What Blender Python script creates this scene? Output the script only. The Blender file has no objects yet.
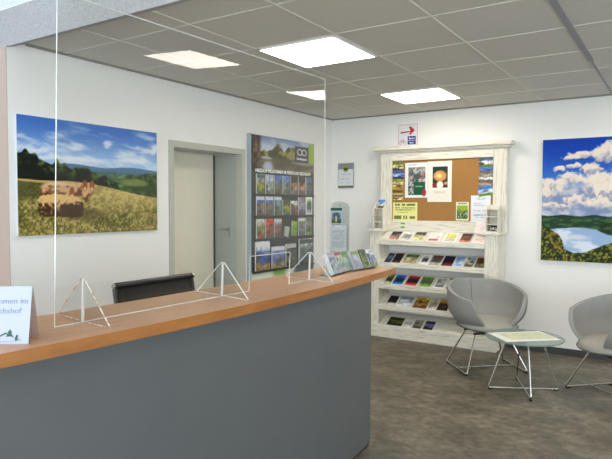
import bpy, bmesh, math, random
import numpy as np
from mathutils import Vector, Matrix
random.seed(7)
S = bpy.context.scene
COL = S.collection
PI = math.pi

# ------------------------------------------------------------------ materials
def lin(c):
    return tuple(((v/255.0)/12.92 if v/255.0 <= 0.04045 else ((v/255.0+0.055)/1.055)**2.4) for v in c)

def mat(name, rgb, rough=0.6, metal=0.0, spec=0.5, noise=0.0, nscale=20.0, stretch=(1, 1, 1), bump=0.0, bscale=200.0, rgb2=None, ramp=(0.35, 0.65)):
    m = bpy.data.materials.new(name); m.use_nodes = True
    nt = m.node_tree; b = nt.nodes['Principled BSDF']
    c = lin(rgb)
    b.inputs['Base Color'].default_value = (*c, 1)
    b.inputs['Roughness'].default_value = rough
    b.inputs['Metallic'].default_value = metal
    b.inputs['Specular IOR Level'].default_value = spec
    tc = nt.nodes.new('ShaderNodeTexCoord')
    if rgb2 is not None:
        mp = nt.nodes.new('ShaderNodeMapping'); mp.inputs['Scale'].default_value = stretch
        nt.links.new(tc.outputs['Object'], mp.inputs['Vector'])
        n = nt.nodes.new('ShaderNodeTexNoise'); n.inputs['Scale'].default_value = nscale; n.inputs['Detail'].default_value = 6
        nt.links.new(mp.outputs[0], n.inputs['Vector'])
        r = nt.nodes.new('ShaderNodeValToRGB')
        r.color_ramp.elements[0].position = ramp[0]; r.color_ramp.elements[1].position = ramp[1]
        r.color_ramp.elements[0].color = (*lin(rgb2), 1); r.color_ramp.elements[1].color = (*c, 1)
        nt.links.new(n.outputs['Fac'], r.inputs['Fac']); nt.links.new(r.outputs['Color'], b.inputs['Base Color'])
    if bump > 0:
        n2 = nt.nodes.new('ShaderNodeTexNoise'); n2.inputs['Scale'].default_value = bscale; n2.inputs['Detail'].default_value = 4
        mp2 = nt.nodes.new('ShaderNodeMapping'); mp2.inputs['Scale'].default_value = stretch
        nt.links.new(tc.outputs['Object'], mp2.inputs['Vector']); nt.links.new(mp2.outputs[0], n2.inputs['Vector'])
        bp = nt.nodes.new('ShaderNodeBump'); bp.inputs['Strength'].default_value = bump; bp.inputs['Distance'].default_value = 0.01
        nt.links.new(n2.outputs['Fac'], bp.inputs['Height']); nt.links.new(bp.outputs['Normal'], b.inputs['Normal'])
    return m

def emis(name, rgb, strength):
    m = bpy.data.materials.new(name); m.use_nodes = True
    nt = m.node_tree; nt.nodes.clear()
    e = nt.nodes.new('ShaderNodeEmission'); e.inputs['Color'].default_value = (*lin(rgb), 1); e.inputs['Strength'].default_value = strength
    o = nt.nodes.new('ShaderNodeOutputMaterial'); nt.links.new(e.outputs[0], o.inputs[0])
    return m

def clear(name, tint=(250, 252, 252), ior=1.49, rough=0.0, base_mix=0.0, base=(255, 255, 255)):
    """clear sheet: transparent body with a fresnel mirror coat"""
    m = bpy.data.materials.new(name); m.use_nodes = True
    nt = m.node_tree; nt.nodes.clear()
    t = nt.nodes.new('ShaderNodeBsdfTransparent'); t.inputs['Color'].default_value = (*lin(tint), 1)
    g = nt.nodes.new('ShaderNodeBsdfGlossy'); g.inputs['Roughness'].default_value = rough
    f = nt.nodes.new('ShaderNodeFresnel')
    ge = nt.nodes.new('ShaderNodeNewGeometry'); mr = nt.nodes.new('ShaderNodeMapRange')     # same coat on both faces of the sheet
    mr.inputs['To Min'].default_value = ior; mr.inputs['To Max'].default_value = 1/ior
    nt.links.new(ge.outputs['Backfacing'], mr.inputs['Value']); nt.links.new(mr.outputs[0], f.inputs['IOR'])
    mx = nt.nodes.new('ShaderNodeMixShader'); o = nt.nodes.new('ShaderNodeOutputMaterial')
    src = t
    if base_mix > 0:
        d = nt.nodes.new('ShaderNodeBsdfDiffuse'); d.inputs['Color'].default_value = (*lin(base), 1)
        m2 = nt.nodes.new('ShaderNodeMixShader'); m2.inputs[0].default_value = base_mix
        nt.links.new(t.outputs[0], m2.inputs[1]); nt.links.new(d.outputs[0], m2.inputs[2]); src = m2
    nt.links.new(f.outputs[0], mx.inputs[0]); nt.links.new(src.outputs[0], mx.inputs[1]); nt.links.new(g.outputs[0], mx.inputs[2])
    nt.links.new(mx.outputs[0], o.inputs[0])
    return m

def print_mat(name, rough=0.5, spec=0.3):
    m = bpy.data.materials.new(name); m.use_nodes = True
    nt = m.node_tree; b = nt.nodes['Principled BSDF']
    a = nt.nodes.new('ShaderNodeVertexColor'); a.layer_name = 'Col'
    nt.links.new(a.outputs['Color'], b.inputs['Base Color'])
    b.inputs['Roughness'].default_value = rough; b.inputs['Specular IOR Level'].default_value = spec
    return m

M = {}
M['wall'] = mat('wall_paint', (236, 234, 229), 0.85, spec=0.2, bump=0.08, bscale=120)
M['alcove_and_shade'] = mat('alcove_and_shade_tint', (205, 186, 174), 0.85, spec=0.2)  # alcove colour, also used as painted shade on the left wall's end face
M['tile'] = mat('ceiling_tile', (214, 211, 202), 0.9, spec=0.1, rgb2=(209, 206, 198), nscale=300)
M['tbar'] = mat('ceiling_bar', (222, 219, 208), 0.6)
M['tbar_wide'] = mat('ceiling_bar_wide', (150, 150, 154), 0.6)
M['white_ceiling'] = mat('near_ceiling', (244, 246, 248), 0.9, spec=0.1)
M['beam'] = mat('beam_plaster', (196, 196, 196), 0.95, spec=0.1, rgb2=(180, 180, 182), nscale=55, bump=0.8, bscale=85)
M['skirt'] = mat('skirting', (62, 62, 62), 0.5)
M['panel_light'] = emis('light_panel', (255, 247, 236), 15.5)
M['light_frame'] = mat('light_frame', (235, 232, 225), 0.5)
M['door'] = mat('door_leaf', (232, 226, 206), 0.4)
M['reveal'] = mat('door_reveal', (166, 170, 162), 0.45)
M['dframe'] = mat('door_frame', (182, 181, 170), 0.45)
M['metal'] = mat('brushed_steel', (175, 175, 172), 0.3, metal=1.0)
M['chrome'] = mat('chrome', (205, 202, 196), 0.22, metal=1.0)
M['black'] = mat('black_plastic', (26, 25, 25), 0.4)
M['foot'] = mat('black_foot', (18, 18, 18), 0.6)
M['mesh_fabric'] = mat('black_mesh', (30, 27, 26), 0.8, rgb2=(20, 18, 17), nscale=150, bump=0.3, bscale=400)
M['counter'] = mat('counter_laminate', (91, 93, 92), 0.45, rgb2=(88, 90, 90), nscale=4)
M['plinth'] = mat('plinth', (28, 28, 30), 0.5)
M['wood'] = mat('wood_top_sheen', (206, 160, 120), 0.33, rgb2=(188, 140, 102), nscale=9, stretch=(6, 0.8, 1), ramp=(0.3, 0.7))  # paler than the edge: wall reflection put into the top's colour
M['woodedge'] = mat('wood_edge_plain', (166, 106, 48), 0.4, rgb2=(150, 92, 38), nscale=9, stretch=(4, 0.8, 4))  # same wood as the top, coloured without the wall reflection
M['acryl'] = clear('clear_acrylic', ior=1.49)
M['acryl_edge'] = clear('polished_acrylic_edge', base_mix=.75, base=(244, 244, 240))  # whitish colour stands for light glowing in the clear edges
M['frost_edge'] = mat('bevelled_acrylic_edge', (222, 214, 205), 0.3, rgb2=(190, 150, 115), nscale=60, ramp=(.45, .5))  # edge glow put into the pale colour, with tan patches
M['pocket'] = clear('clear_pocket', ior=1.35)
M['frost'] = clear('frosted_glass', tint=(176, 196, 188), ior=1.45, rough=0.15, base_mix=0.42, base=(176, 192, 184))
M['card'] = mat('lilac_white_card', (180, 186, 210), 0.6, spec=0.3)
M['white'] = mat('white_card', (226, 227, 228), 0.6, spec=0.3)
M['cork'] = mat('cork', (172, 128, 76), 0.9, spec=0.1, rgb2=(158, 114, 64), nscale=160, bump=0.3, bscale=300)
M['wwood'] = mat('whitewashed_wood', (234, 229, 214), 0.75, spec=0.2, rgb2=(204, 195, 176), nscale=7, stretch=(1.0, 14, 14), ramp=(0.34, 0.5), bump=0.5, bscale=10)
M['wwoodv'] = mat('whitewashed_wood_upright', (234, 229, 214), 0.75, spec=0.2, rgb2=(204, 195, 176), nscale=7, stretch=(14, 14, 1.0), ramp=(0.34, 0.5), bump=0.5, bscale=10)
M['rack'] = mat('rack_board', (58, 52, 48), 0.5)
M['rackside'] = mat('rack_side', (158, 172, 178), 0.4)
M['canvas'] = mat('canvas_edge', (225, 228, 230), 0.7)
M['fabric'] = mat('grey_felt', (160, 159, 154), 0.95, spec=0.1, rgb2=(140, 139, 134), nscale=220, bump=0.35, bscale=350)
M['cushion'] = mat('seat_felt', (172, 170, 160), 0.95, spec=0.1, rgb2=(152, 150, 141), nscale=220, bump=0.35, bscale=350)
M['piping'] = mat('dark_seam', (92, 90, 87), 0.9)
M['print'] = print_mat('printed_canvas', 0.6, 0.2)
M['gloss_print'] = print_mat('printed_paper', 0.4, 0.4)
M['red'] = mat('sign_red', (176, 36, 36), 0.5)
M['blue'] = mat('sign_blue', (38, 44, 160), 0.5)
M['greyink'] = mat('grey_ink', (132, 146, 158), 0.7)
M['greenink'] = mat('green_ink', (46, 92, 66), 0.7)
M['lightink'] = mat('pale_ink', (150, 176, 140), 0.7)
M['whiteink'] = mat('white_ink', (240, 240, 240), 0.6)
M['darkink'] = mat('dark_ink', (60, 64, 70), 0.7)
M['mullion'] = mat('window_frame_white', (225, 225, 225), 0.5)

# floor material: dark concrete-look vinyl
def floor_mat():
    m = bpy.data.materials.new('concrete_vinyl'); m.use_nodes = True
    nt = m.node_tree; b = nt.nodes['Principled BSDF']; b.inputs['Roughness'].default_value = 0.42; b.inputs['Specular IOR Level'].default_value = 0.35
    tc = nt.nodes.new('ShaderNodeTexCoord')
    mp = nt.nodes.new('ShaderNodeMapping'); mp.inputs['Rotation'].default_value = (0, 0, math.radians(-33)); mp.inputs['Scale'].default_value = (1, 1.25, 1)
    nt.links.new(tc.outputs['Object'], mp.inputs[0])
    a = nt.nodes.new('ShaderNodeTexNoise'); a.inputs['Scale'].default_value = 3.0; a.inputs['Detail'].default_value = 10; a.inputs['Roughness'].default_value = .66
    c = nt.nodes.new('ShaderNodeTexNoise'); c.inputs['Scale'].default_value = 14; c.inputs['Detail'].default_value = 8; c.inputs['Distortion'].default_value = .6
    for n in (a, c): nt.links.new(mp.outputs[0], n.inputs['Vector'])
    mx = nt.nodes.new('ShaderNodeMath'); mx.operation = 'MULTIPLY_ADD'; mx.inputs[1].default_value = 0.4
    nt.links.new(c.outputs['Fac'], mx.inputs[0])
    m2 = nt.nodes.new('ShaderNodeMath'); m2.operation = 'MULTIPLY'; m2.inputs[1].default_value = 0.6
    nt.links.new(a.outputs['Fac'], m2.inputs[0]); nt.links.new(m2.outputs[0], mx.inputs[2])
    r = nt.nodes.new('ShaderNodeValToRGB')
    r.color_ramp.elements[0].position = .36; r.color_ramp.elements[0].color = (*lin((74, 68, 58)), 1)
    r.color_ramp.elements[1].position = .66; r.color_ramp.elements[1].color = (*lin((140, 131, 112)), 1)
    e = r.color_ramp.elements.new(.5); e.color = (*lin((103, 95, 80)), 1)
    nt.links.new(mx.outputs[0], r.inputs[0]); nt.links.new(r.outputs[0], b.inputs['Base Color'])
    return m
M['floor'] = floor_mat()

# ------------------------------------------------------------------ mesh helpers
def tag(o, label=None, cat=None, group=None, kind=None):
    if label: o['label'] = label
    if cat: o['category'] = cat
    if group: o['group'] = group
    if kind: o['kind'] = kind
    return o

def empty(name, loc=(0, 0, 0), rz=0.0, label=None, cat=None, group=None):
    o = bpy.data.objects.new(name, None); o.empty_display_size = .1; COL.objects.link(o)
    o.location = loc; o.rotation_euler = (0, 0, rz)
    return tag(o, label, cat, group)

def link(name, me, parent=None, m=None):
    o = bpy.data.objects.new(name, me); COL.objects.link(o)
    if m is not None:
        me.materials.clear(); me.materials.append(m)
    if parent is not None: o.parent = parent
    return o

def bobj(name, bm, m, parent=None, smooth=False):
    bmesh.ops.recalc_face_normals(bm, faces=bm.faces)
    me = bpy.data.meshes.new(name); bm.to_mesh(me); bm.free()
    if smooth:
        for p in me.polygons: p.use_smooth = True
        me.set_sharp_from_angle(angle=math.radians(40))
    return link(name, me, parent, m)

def box(bm, x0, x1, y0, y1, z0, z1, bev=0.0):
    r = bmesh.ops.create_cube(bm, size=1.0)
    vs = r['verts']
    bmesh.ops.scale(bm, vec=(abs(x1-x0), abs(y1-y0), abs(z1-z0)), verts=vs)
    bmesh.ops.translate(bm, vec=((x0+x1)/2, (y0+y1)/2, (z0+z1)/2), verts=vs)
    if bev > 0:
        es = list({e for v in vs for e in v.link_edges})
        bmesh.ops.bevel(bm, geom=es, offset=bev, segments=2, affect='EDGES', profile=.6)
    return bm

def bx(name, m, b, parent=None, bev=0.0):
    bm = bmesh.new(); box(bm, *b, bev=bev); return bobj(name, bm, m, parent)

def tube(bm, pts, r, seg=8, closed=False):
    """round tube along a polyline"""
    pts = [Vector(p) for p in pts]; n = len(pts); rings = []
    up = None
    for i, p in enumerate(pts):
        if closed: d = (pts[(i+1) % n]-pts[i-1])
        elif i == 0: d = pts[1]-p
        elif i == n-1: d = p-pts[i-1]
        else: d = (pts[i+1]-p).normalized()+(p-pts[i-1]).normalized()
        d.normalize()
        if up is None:
            up = Vector((0, 0, 1)) if abs(d.z) < .9 else Vector((1, 0, 0))
        s = d.cross(up).normalized(); u = s.cross(d).normalized(); up = u
        rr = r[i] if isinstance(r, (list, tuple)) else r
        rings.append([bm.verts.new(p+s*math.cos(2*PI*k/seg)*rr+u*math.sin(2*PI*k/seg)*rr) for k in range(seg)])
    m = n if closed else n-1
    for i in range(m):
        a, b = rings[i], rings[(i+1) % n]
        for k in range(seg): bm.faces.new((a[k], a[(k+1) % seg], b[(k+1) % seg], b[k]))
    if not closed:
        bm.faces.new(rings[0]); bm.faces.new(rings[-1])
    return bm

def bend(pts, rad=.03, seg=5):
    """round the inner corners of a polyline"""
    pts = [Vector(p) for p in pts]; out = [pts[0]]
    for i in range(1, len(pts)-1):
        a, b, c = pts[i-1], pts[i], pts[i+1]
        ra = min(rad, (a-b).length*.45, (c-b).length*.45)
        p = b+(a-b).normalized()*ra; q = b+(c-b).normalized()*ra
        for k in range(seg+1):
            t = k/seg; out.append(p*(1-t)**2+b*2*t*(1-t)+q*t*t)
    out.append(pts[-1]); return out

def tb(name, m, pts, r, parent=None, seg=8, rad=0.0):
    bm = bmesh.new(); tube(bm, bend(pts, rad) if rad else pts, r, seg); return bobj(name, bm, m, parent, True)

def prism(bm, poly, t, axis='y', at=0.0):
    """polygon in the plane across `axis`, extruded by t"""
    def P(a, b, c):
        return {'y': (a, c, b), 'x': (c, a, b), 'z': (a, b, c)}[axis]
    lo = [bm.verts.new(P(a, b, at)) for a, b in poly]; hi = [bm.verts.new(P(a, b, at+t)) for a, b in poly]
    n = len(poly); bm.faces.new(lo); bm.faces.new(hi)
    for i in range(n): bm.faces.new((lo[i], lo[(i+1) % n], hi[(i+1) % n], hi[i]))
    return bm

def text(name, body, size, m, parent, mtx, ext=.0006, align='CENTER', sx=1.0, bold=0.0):
    cu = bpy.data.curves.new(name, 'FONT'); cu.body = body; cu.size = size; cu.extrude = ext; cu.align_x = align; cu.resolution_u = 3
    cu.offset = bold
    tmp = bpy.data.objects.new('tmp_text', cu); COL.objects.link(tmp)
    bpy.context.view_layer.update()
    me = bpy.data.meshes.new_from_object(tmp.evaluated_get(bpy.context.evaluated_depsgraph_get()))
    bpy.data.objects.remove(tmp); me.transform(mtx @ Matrix.Diagonal((sx, 1, 1, 1)))
    return link(name, me, parent, m)

# ------------------------------------------------------------------ printed pictures (vertex colours)
def hsh(i, j, s):
    v = np.sin(i*127.1+j*311.7+s*74.7)*43758.5453
    return v-np.floor(v)
def vnoise(x, y, s=0):
    xi, yi = np.floor(x), np.floor(y); fx, fy = x-xi, y-yi
    fx = fx*fx*(3-2*fx); fy = fy*fy*(3-2*fy)
    a = hsh(xi, yi, s); b = hsh(xi+1, yi, s); c = hsh(xi, yi+1, s); d = hsh(xi+1, yi+1, s)
    return (a*(1-fx)+b*fx)*(1-fy)+(c*(1-fx)+d*fx)*fy
def fbm(x, y, s=0, o=4):
    t = 0; a = .5; n = 0
    for k in range(o):
        t = t+a*vnoise(x*2**k, y*2**k, s+k*3); n += a; a *= .55
    return t/n
def sm(a, b, x):
    t = np.clip((x-a)/(b-a), 0, 1); return t*t*(3-2*t)
def C(c): return np.array(c, float)[None, None, :]
def mixc(a, b, f): return a*(1-f[..., None])+b*f[..., None]
def poly_y(u, pts):
    return np.interp(u, [p[0] for p in pts], [p[1] for p in pts])
def blob(u, v, cu, cv, ru, rv, e=.25, s=0, n=.35):
    d = np.sqrt(((u-cu)/ru)**2+((v-cv)/rv)**2)+(fbm(u*24, v*24, s)-.5)*n
    return 1-sm(1-e, 1+e, d)

def picture(name, w, h, nx, ny, fn, m, parent, mtx):
    """flat printed sheet w x h, centred, in local XZ facing -Y; fn(u,v) -> sRGB 0..255, v runs down"""
    us = np.linspace(0, 1, nx+1); vs = np.linspace(0, 1, ny+1)
    U, V = np.meshgrid(us, vs)
    rgb = np.clip(fn(U, V), 0, 255)/255.0
    L = np.where(rgb <= .04045, rgb/12.92, ((rgb+.055)/1.055)**2.4)
    co = np.stack([(U-.5)*w, np.zeros_like(U), (.5-V)*h], -1).reshape(-1, 3)
    idx = np.arange((nx+1)*(ny+1)).reshape(ny+1, nx+1)
    q = np.stack([idx[1:, :-1], idx[1:, 1:], idx[:-1, 1:], idx[:-1, :-1]], -1).reshape(-1, 4)
    me = bpy.data.meshes.new(name); me.from_pydata(co.tolist(), [], q.tolist()); me.transform(mtx)
    ca = me.color_attributes.new('Col', 'FLOAT_COLOR', 'POINT')
    full = np.concatenate([L.reshape(-1, 3), np.ones(((nx+1)*(ny+1), 1))], 1).astype(np.float32)
    ca.data.foreach_set('color', full.ravel())
    return link(name, me, parent, m)

def art_meadow(u, v):
    sky = mixc(C((62, 112, 192))+0*u[..., None], C((164, 196, 232)), sm(0, .42, v))
    cl = sm(.42, .72, fbm(u*4+v*7, v*12-u*4, 3, 5))*.8*sm(.0, .25, v+.15*fbm(u*4, v*4, 9))
    sky = mixc(sky, C((226, 232, 240)), cl)
    wu = u+.05*(fbm(u*9, v*14, 51)-.5); wv = v+.07*(fbm(u*9, v*12, 52)-.5)
    for a in ((.93, .19, .10, .035), (.60, .16, .03, .03), (.36, .22, .045, .018), (.80, .31, .14, .016), (.40, .33, .16, .016), (.99, .16, .06, .05), (.1, .27, .13, .03), (.2, .33, .14, .02)):
        sky = mixc(sky, C((232, 234, 240)), blob(wu, wv, *a, .6, 5, 1.3)*.75)
    img = sky
    # far blue hills
    hz = .385+.01*np.sin(u*14)+.02*(u > .9)*0
    n = fbm(u*30, v*50, 4)
    far = mixc(C((84, 118, 150))+0*u[..., None], C((70, 100, 60)), sm(.40, .50, v))
    far = mixc(far, C((140, 160, 110)), sm(.55, .75, n)*sm(.41, .48, v)*.8)
    far = mixc(far, C((38, 58, 34)), sm(.5, .62, fbm(u*14, v*34, 8))*sm(.42, .47, v)*.85)
    img = mixc(img, far, sm(hz-.004, hz+.004, v))
    # mid hedge right
    hb = poly_y(u, [(0, .3), (.5, .47), (.62, .47), (.75, .44), (1, .40)])+.02*fbm(u*40, v*0, 2)
    hedge = mixc(C((40, 60, 30))+0*u[..., None], C((86, 104, 52)), sm(.4, .7, fbm(u*40, v*40, 7)))
    hill = sm(hb-.003, hb+.008, v)*sm(.66, .8, u)
    img = mixc(img, hedge, hill*.9)
    img = mixc(img, C((128, 142, 70)), blob(u, v, .80, .52, .12, .035, .3, 3, .5)*.8)
    # dark forest left
    ft = poly_y(u, [(0, .31), (.035, .27), (.07, .32), (.13, .335), (.2, .37), (.26, .36), (.34, .40), (.42, .42), (.5, .45), (.6, .50), (.68, .55), (.7, .7)])+.06*(vnoise(u*38, v*0, 11)-.5)
    fo = mixc(C((10, 18, 8))+0*u[..., None], C((92, 112, 48)), sm(.40, .70, vnoise(u*60, v*48, 12)*.6+vnoise(u*25, v*20, 13)*.4)*(1-sm(ft, ft+.13, v)))
    img = mixc(img, fo, sm(ft-.006, ft+.006, v)*(1-sm(.66, .70, u)))
    # field
    fl = poly_y(u, [(0, .525), (.14, .535), (.3, .53), (.46, .545), (.6, .575), (.8, .63), (1, .67)])
    gn = fbm(u*46, v*30, 21, 5); gs = fbm(u*7, v*9, 22)
    gr = mixc(C((96, 92, 34))+0*u[..., None], C((190, 168, 98)), sm(.3, .7, gn*.6+vnoise(u*110, v*80, 26)*.4))
    gr = mixc(gr, C((222, 194, 128)), sm(.2, .7, u)*(1-sm(.55, .95, v))*.65)
    gr = mixc(gr, C((62, 66, 20)), sm(.5, .68, fbm(u*5, v*9, 24)*.6+fbm(u*60, v*40, 25)*.4)*sm(.7, .85, v)*.75)
    dk = (1-sm(.1, .42, u))*sm(fl, fl+.03, v)*(1-sm(.66, .74, v))
    gr = mixc(gr, C((62, 68, 22)), dk*.75)
    img = mixc(img, gr, sm(fl-.004, fl+.004, v))
    img = mixc(img, C((208, 168, 100)), sm(fl-.002, fl+.004, v)*(1-sm(fl+.012, fl+.02, v))*(1-sm(.3, .5, u)))
    # cattle
    body = np.maximum.reduce([blob(u, v, .245, .605, .115, .065, .12, 30, .2), blob(u, v, .375, .60, .08, .06, .12, 31, .2), blob(u, v, .16, .66, .03, .09, .15, 30, .2),
                              blob(u, v, .445, .60, .045, .062, .15, 33, .2), blob(u, v, .43, .66, .02, .06, .2, 33, .2)])
    cow = mixc(C((214, 170, 124))+0*u[..., None], C((104, 58, 32)), sm(.40, .60, fbm(u*26, v*26, 35)*.6+.6*(v-.52)*3))
    img = mixc(img, cow, body)
    img = mixc(img, C((226, 192, 150)), blob(u, v, .25, .56, .09, .018, .3, 30, .2)*.7)
    for cu, cv in ((.425, .565), (.475, .565), (.335, .63)):
        img = mixc(img, C((150, 84, 44)), blob(u, v, cu, cv, .018, .05, .25, 36, .2))
        img = mixc(img, C((216, 184, 150)), blob(u, v, cu, cv+.03, .01, .014, .3, 36, .2))
    # hay bale
    du = ((np.abs(u-.265)/.15)**5+(np.abs(v-.755-.01*np.sin(u*20))/.10)**5)**.2+(vnoise(u*60, v*50, 41)-.5)*.16
    bale = 1-sm(.94, 1.02, du)
    hay = mixc(C((70, 44, 22))+0*u[..., None], C((226, 186, 120)), sm(.35, .75, vnoise(u*80, v*60, 42)*.5+.5*sm(.80, .67, v)+.12-.2*sm(.22, .3, u)*sm(.7, .75, v)))
    img = mixc(img, C((70, 62, 24)), blob(u, v, .44, .83, .14, .05, .5, 43, .5)*.6)
    img = mixc(img, hay, bale)
    return img

def art_lake(u, v):
    # the sheet is wider than the photo shows
    sky = mixc(C((4, 60, 170))+0*u[..., None], C((110, 158, 222)), sm(.0, .62, v))
    img = sky
    cs = 0*u
    def cloud(a, br, s):
        nonlocal img
        uu = u+.03*(vnoise(u*22, v*22, s)-.5); v2 = v+.03*(vnoise(u*26, v*26, s+2)-.5); f = blob(uu, v2, a[0], a[1], a[2], a[3], .22, s, 1.1)
        rel = (v-a[1])/a[3]
        lit = sm(-.2, .9, rel+(fbm(u*34, v*30, s+5, 5)-.5)*2.6)
        cc = mixc(C((236, 222, 208))+0*u[..., None], C((138, 144, 172)), lit*br)
        img = mixc(img, cc, f)
    lay = sm(.40, .60, fbm(u*3.2, v*7, 61, 5)+.45*sm(.30, .62, v)-.12)*sm(.30, .42, v)
    img = mixc(img, mixc(C((214, 206, 208))+0*u[..., None], C((128, 142, 178)), sm(.35, .65, fbm(u*7, v*14, 63, 4))), lay*.85)
    for a, br in (((.40, .13, .16, .022), .5), ((.27, .155, .09, .018), .5), ((.60, .13, .15, .075), .8), ((.16, .245, .05, .02), .6), ((.29, .22, .07, .018), .7), ((.44, .245, .09, .045), .8),
                  ((.27, .325, .10, .055), .7), ((.11, .38, .12, .065), .8), ((.05, .44, .06, .05), .9), ((.55, .35, .2, .07), .7), ((.6, .43, .17, .09), .9), ((.30, .50, .10, .04), .7), ((.17, .55, .12, .03), .9),
                  ((.50, .52, .12, .045), .6), ((.8, .25, .15, .06), .7), ((.85, .42, .15, .07), .8), ((.75, .55, .2, .04), .7), ((.08, .54, .08, .03), .6)):
        cloud(a, br, int(a[0]*100))
    h = .625+.006*np.sin(u*23)+.006*(fbm(u*30, v*0, 2)-.5)
    fa = mixc(C((34, 62, 44))+0*u[..., None], C((66, 104, 52)), sm(.45, .7, fbm(u*16, v*60, 71)))
    fa = mixc(fa, C((26, 52, 50)), 1-sm(.63, .655, v))
    img = mixc(img, fa, sm(h-.003, h+.003, v))
    # lake
    top = poly_y(u, [(0, .76), (.09, .742), (.14, .735), (.3, .722), (.42, .725), (.5, .735), (.54, .755), (.6, .775), (.75, .79), (1, .80)])
    bot = poly_y(u, [(0, .76), (.09, .745), (.16, .78), (.2, .83), (.22, .90), (.3, .93), (.4, .925), (.5, .885), (.62, .84), (.8, .82), (1, .81)])+.012*(fbm(u*40, v*3, 5)-.5)
    wt = mixc(C((150, 178, 214))+0*u[..., None], C((216, 224, 236)), sm(.45, .7, fbm(u*5, v*16, 74)+.15*sm(.8, .9, v)-.12*blob(u, v, .33, .74, .12, .02)))
    wt = mixc(wt, C((236, 232, 230)), blob(u, v, .33, .80, .1, .02, .5, 76, .5)*.7)
    img = mixc(img, wt, sm(top-.003, top+.003, v)*(1-sm(bot-.003, bot+.003, v)))
    # foreground autumn trees
    nn = fbm(u*30, v*36, 78, 5)*.5+vnoise(u*70, v*80, 81)*.5
    fg = mixc(C((28, 44, 18))+0*u[..., None], C((146, 140, 52)), sm(.4, .72, nn))
    fg = mixc(fg, C((176, 128, 44)), sm(.55, .8, fbm(u*22, v*22, 79))*(1-sm(.12, .35, u))*.7)
    img = mixc(img, fg, sm(bot-.002, bot+.004, v))
    lf = poly_y(u, [(0, .70), (.05, .72), (.09, .745), (.15, .79), (.19, .84), (.22, .93), (.24, 1.1)])+.02*(fbm(u*50, v*20, 9)-.5)
    img = mixc(img, fg, sm(lf-.003, lf+.004, v)*(1-sm(.22, .25, u)))
    rp = blob(u, v, .78, .725, .26, .055, .12, 15, .2)
    img = mixc(img, mixc(C((24, 46, 26))+0*u[..., None], C((64, 86, 44)), sm(.45, .7, fbm(u*30, v*40, 88))), rp)
    return img

def art_river(u, v):
    # header landscape of the wall rack
    img = mixc(C((120, 140, 176))+0*u[..., None], C((206, 214, 224)), sm(0, .4, v))
    img = mixc(img, C((180, 190, 205)), sm(.5, .7, fbm(u*6, v*6, 3)))
    t = poly_y(u, [(0, .5), (.2, .42), (.3, .36), (.36, .22), (.42, .2), (.48, .34), (.53, .30), (.56, .22), (.66, .26), (.72, .42), (.8, .36), (1, .34)])+.12*(vnoise(u*26, v*0, 5)-.5)
    tr = mixc(C((66, 66, 30))+0*u[..., None], C((150, 138, 78)), sm(.35, .65, vnoise(u*40, v*18, 7)*.5+vnoise(u*18, v*9, 8)*.5))
    img = mixc(img, tr, sm(t-.02, t+.02, v))
    w = mixc(C((84, 78, 54))+0*u[..., None], C((134, 126, 100)), sm(.4, .7, fbm(u*5, v*14, 9)))
    img = mixc(img, w, sm(.56, .6, v))
    img = mixc(img, C((190, 198, 208)), blob(u, v, .22, .62, .09, .04, .4, 2, .4)*.8)
    img = mixc(img, C((184, 194, 214)), blob(u, v, .25, .86, .07, .13, .4, 2, .4)*.9)
    img = mixc(img, C((146, 146, 138)), blob(u, v, .82, .68, .2, .06, .4, 2, .4)*.8)
    tk = mixc(C((58, 44, 34))+0*u[..., None], C((122, 96, 66)), sm(.4, .7, fbm(u*40, v*7, 13)))
    img = mixc(img, tk, (1-sm(.13, .2, u+.06*fbm(v*9, u*9, 14))))
    return img

def cover(spec):
    """small printed cover. spec: (top rgb, mid rgb, low rgb, noise amount, seed, [white title band], border)"""
    top, mid, low, na, sd, band, border = spec
    def f(u, v):
        img = mixc(C(top)+0*u[..., None], C(mid), sm(.26, .40, v)); img = mixc(img, C(low), sm(.66, .80, v))
        n = (fbm(u*6, v*8, sd, 3)-.5)*2
        img = img*(1+n[..., None]*na)
        for k in range(3):
            cu, cv = hsh(sd, k, 1.0), .3+.5*hsh(sd, k, 2.0)
            cc = [C(top)*.7, C(low)*.6, C(mid)*1.25][k]
            img = mixc(img, cc, blob(u, v, cu, cv, .2, .11, .4, sd, .6)*min(1, na*1.6))
        if band: img = mixc(img, C(band), ((v > .04) & (v < .17)).astype(float)*.95)
        if border > 0:
            e = ((u < border) | (u > 1-border) | (v < border*.7) | (v > 1-border*.7)).astype(float)
            img = mixc(img, C((244, 243, 238)), e)
        return img
    return f

def leafy(w, h, spec, m, parent, mtx, name='printed_cover', nx=14, ny=18):
    return picture(name, w, h, nx, ny, cover(spec), m, parent, mtx)

T3 = Matrix.Translation
def RX(a): return Matrix.Rotation(a, 4, 'X')
def RZ(a): return Matrix.Rotation(a, 4, 'Z')

# ------------------------------------------------------------------ room constants
XL, YB, HC = -2.464, 3.715, 2.561
XR, YN = 4.75, -5.4
TILE = .625
BY0, BY1, BZ = -.42, -.285, 2.512

def structure(o): o['kind'] = 'structure'; return o

structure(bx('floor', M['floor'], (-4.2, XR, YN, YB+.15, -.1, 0)))
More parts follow.
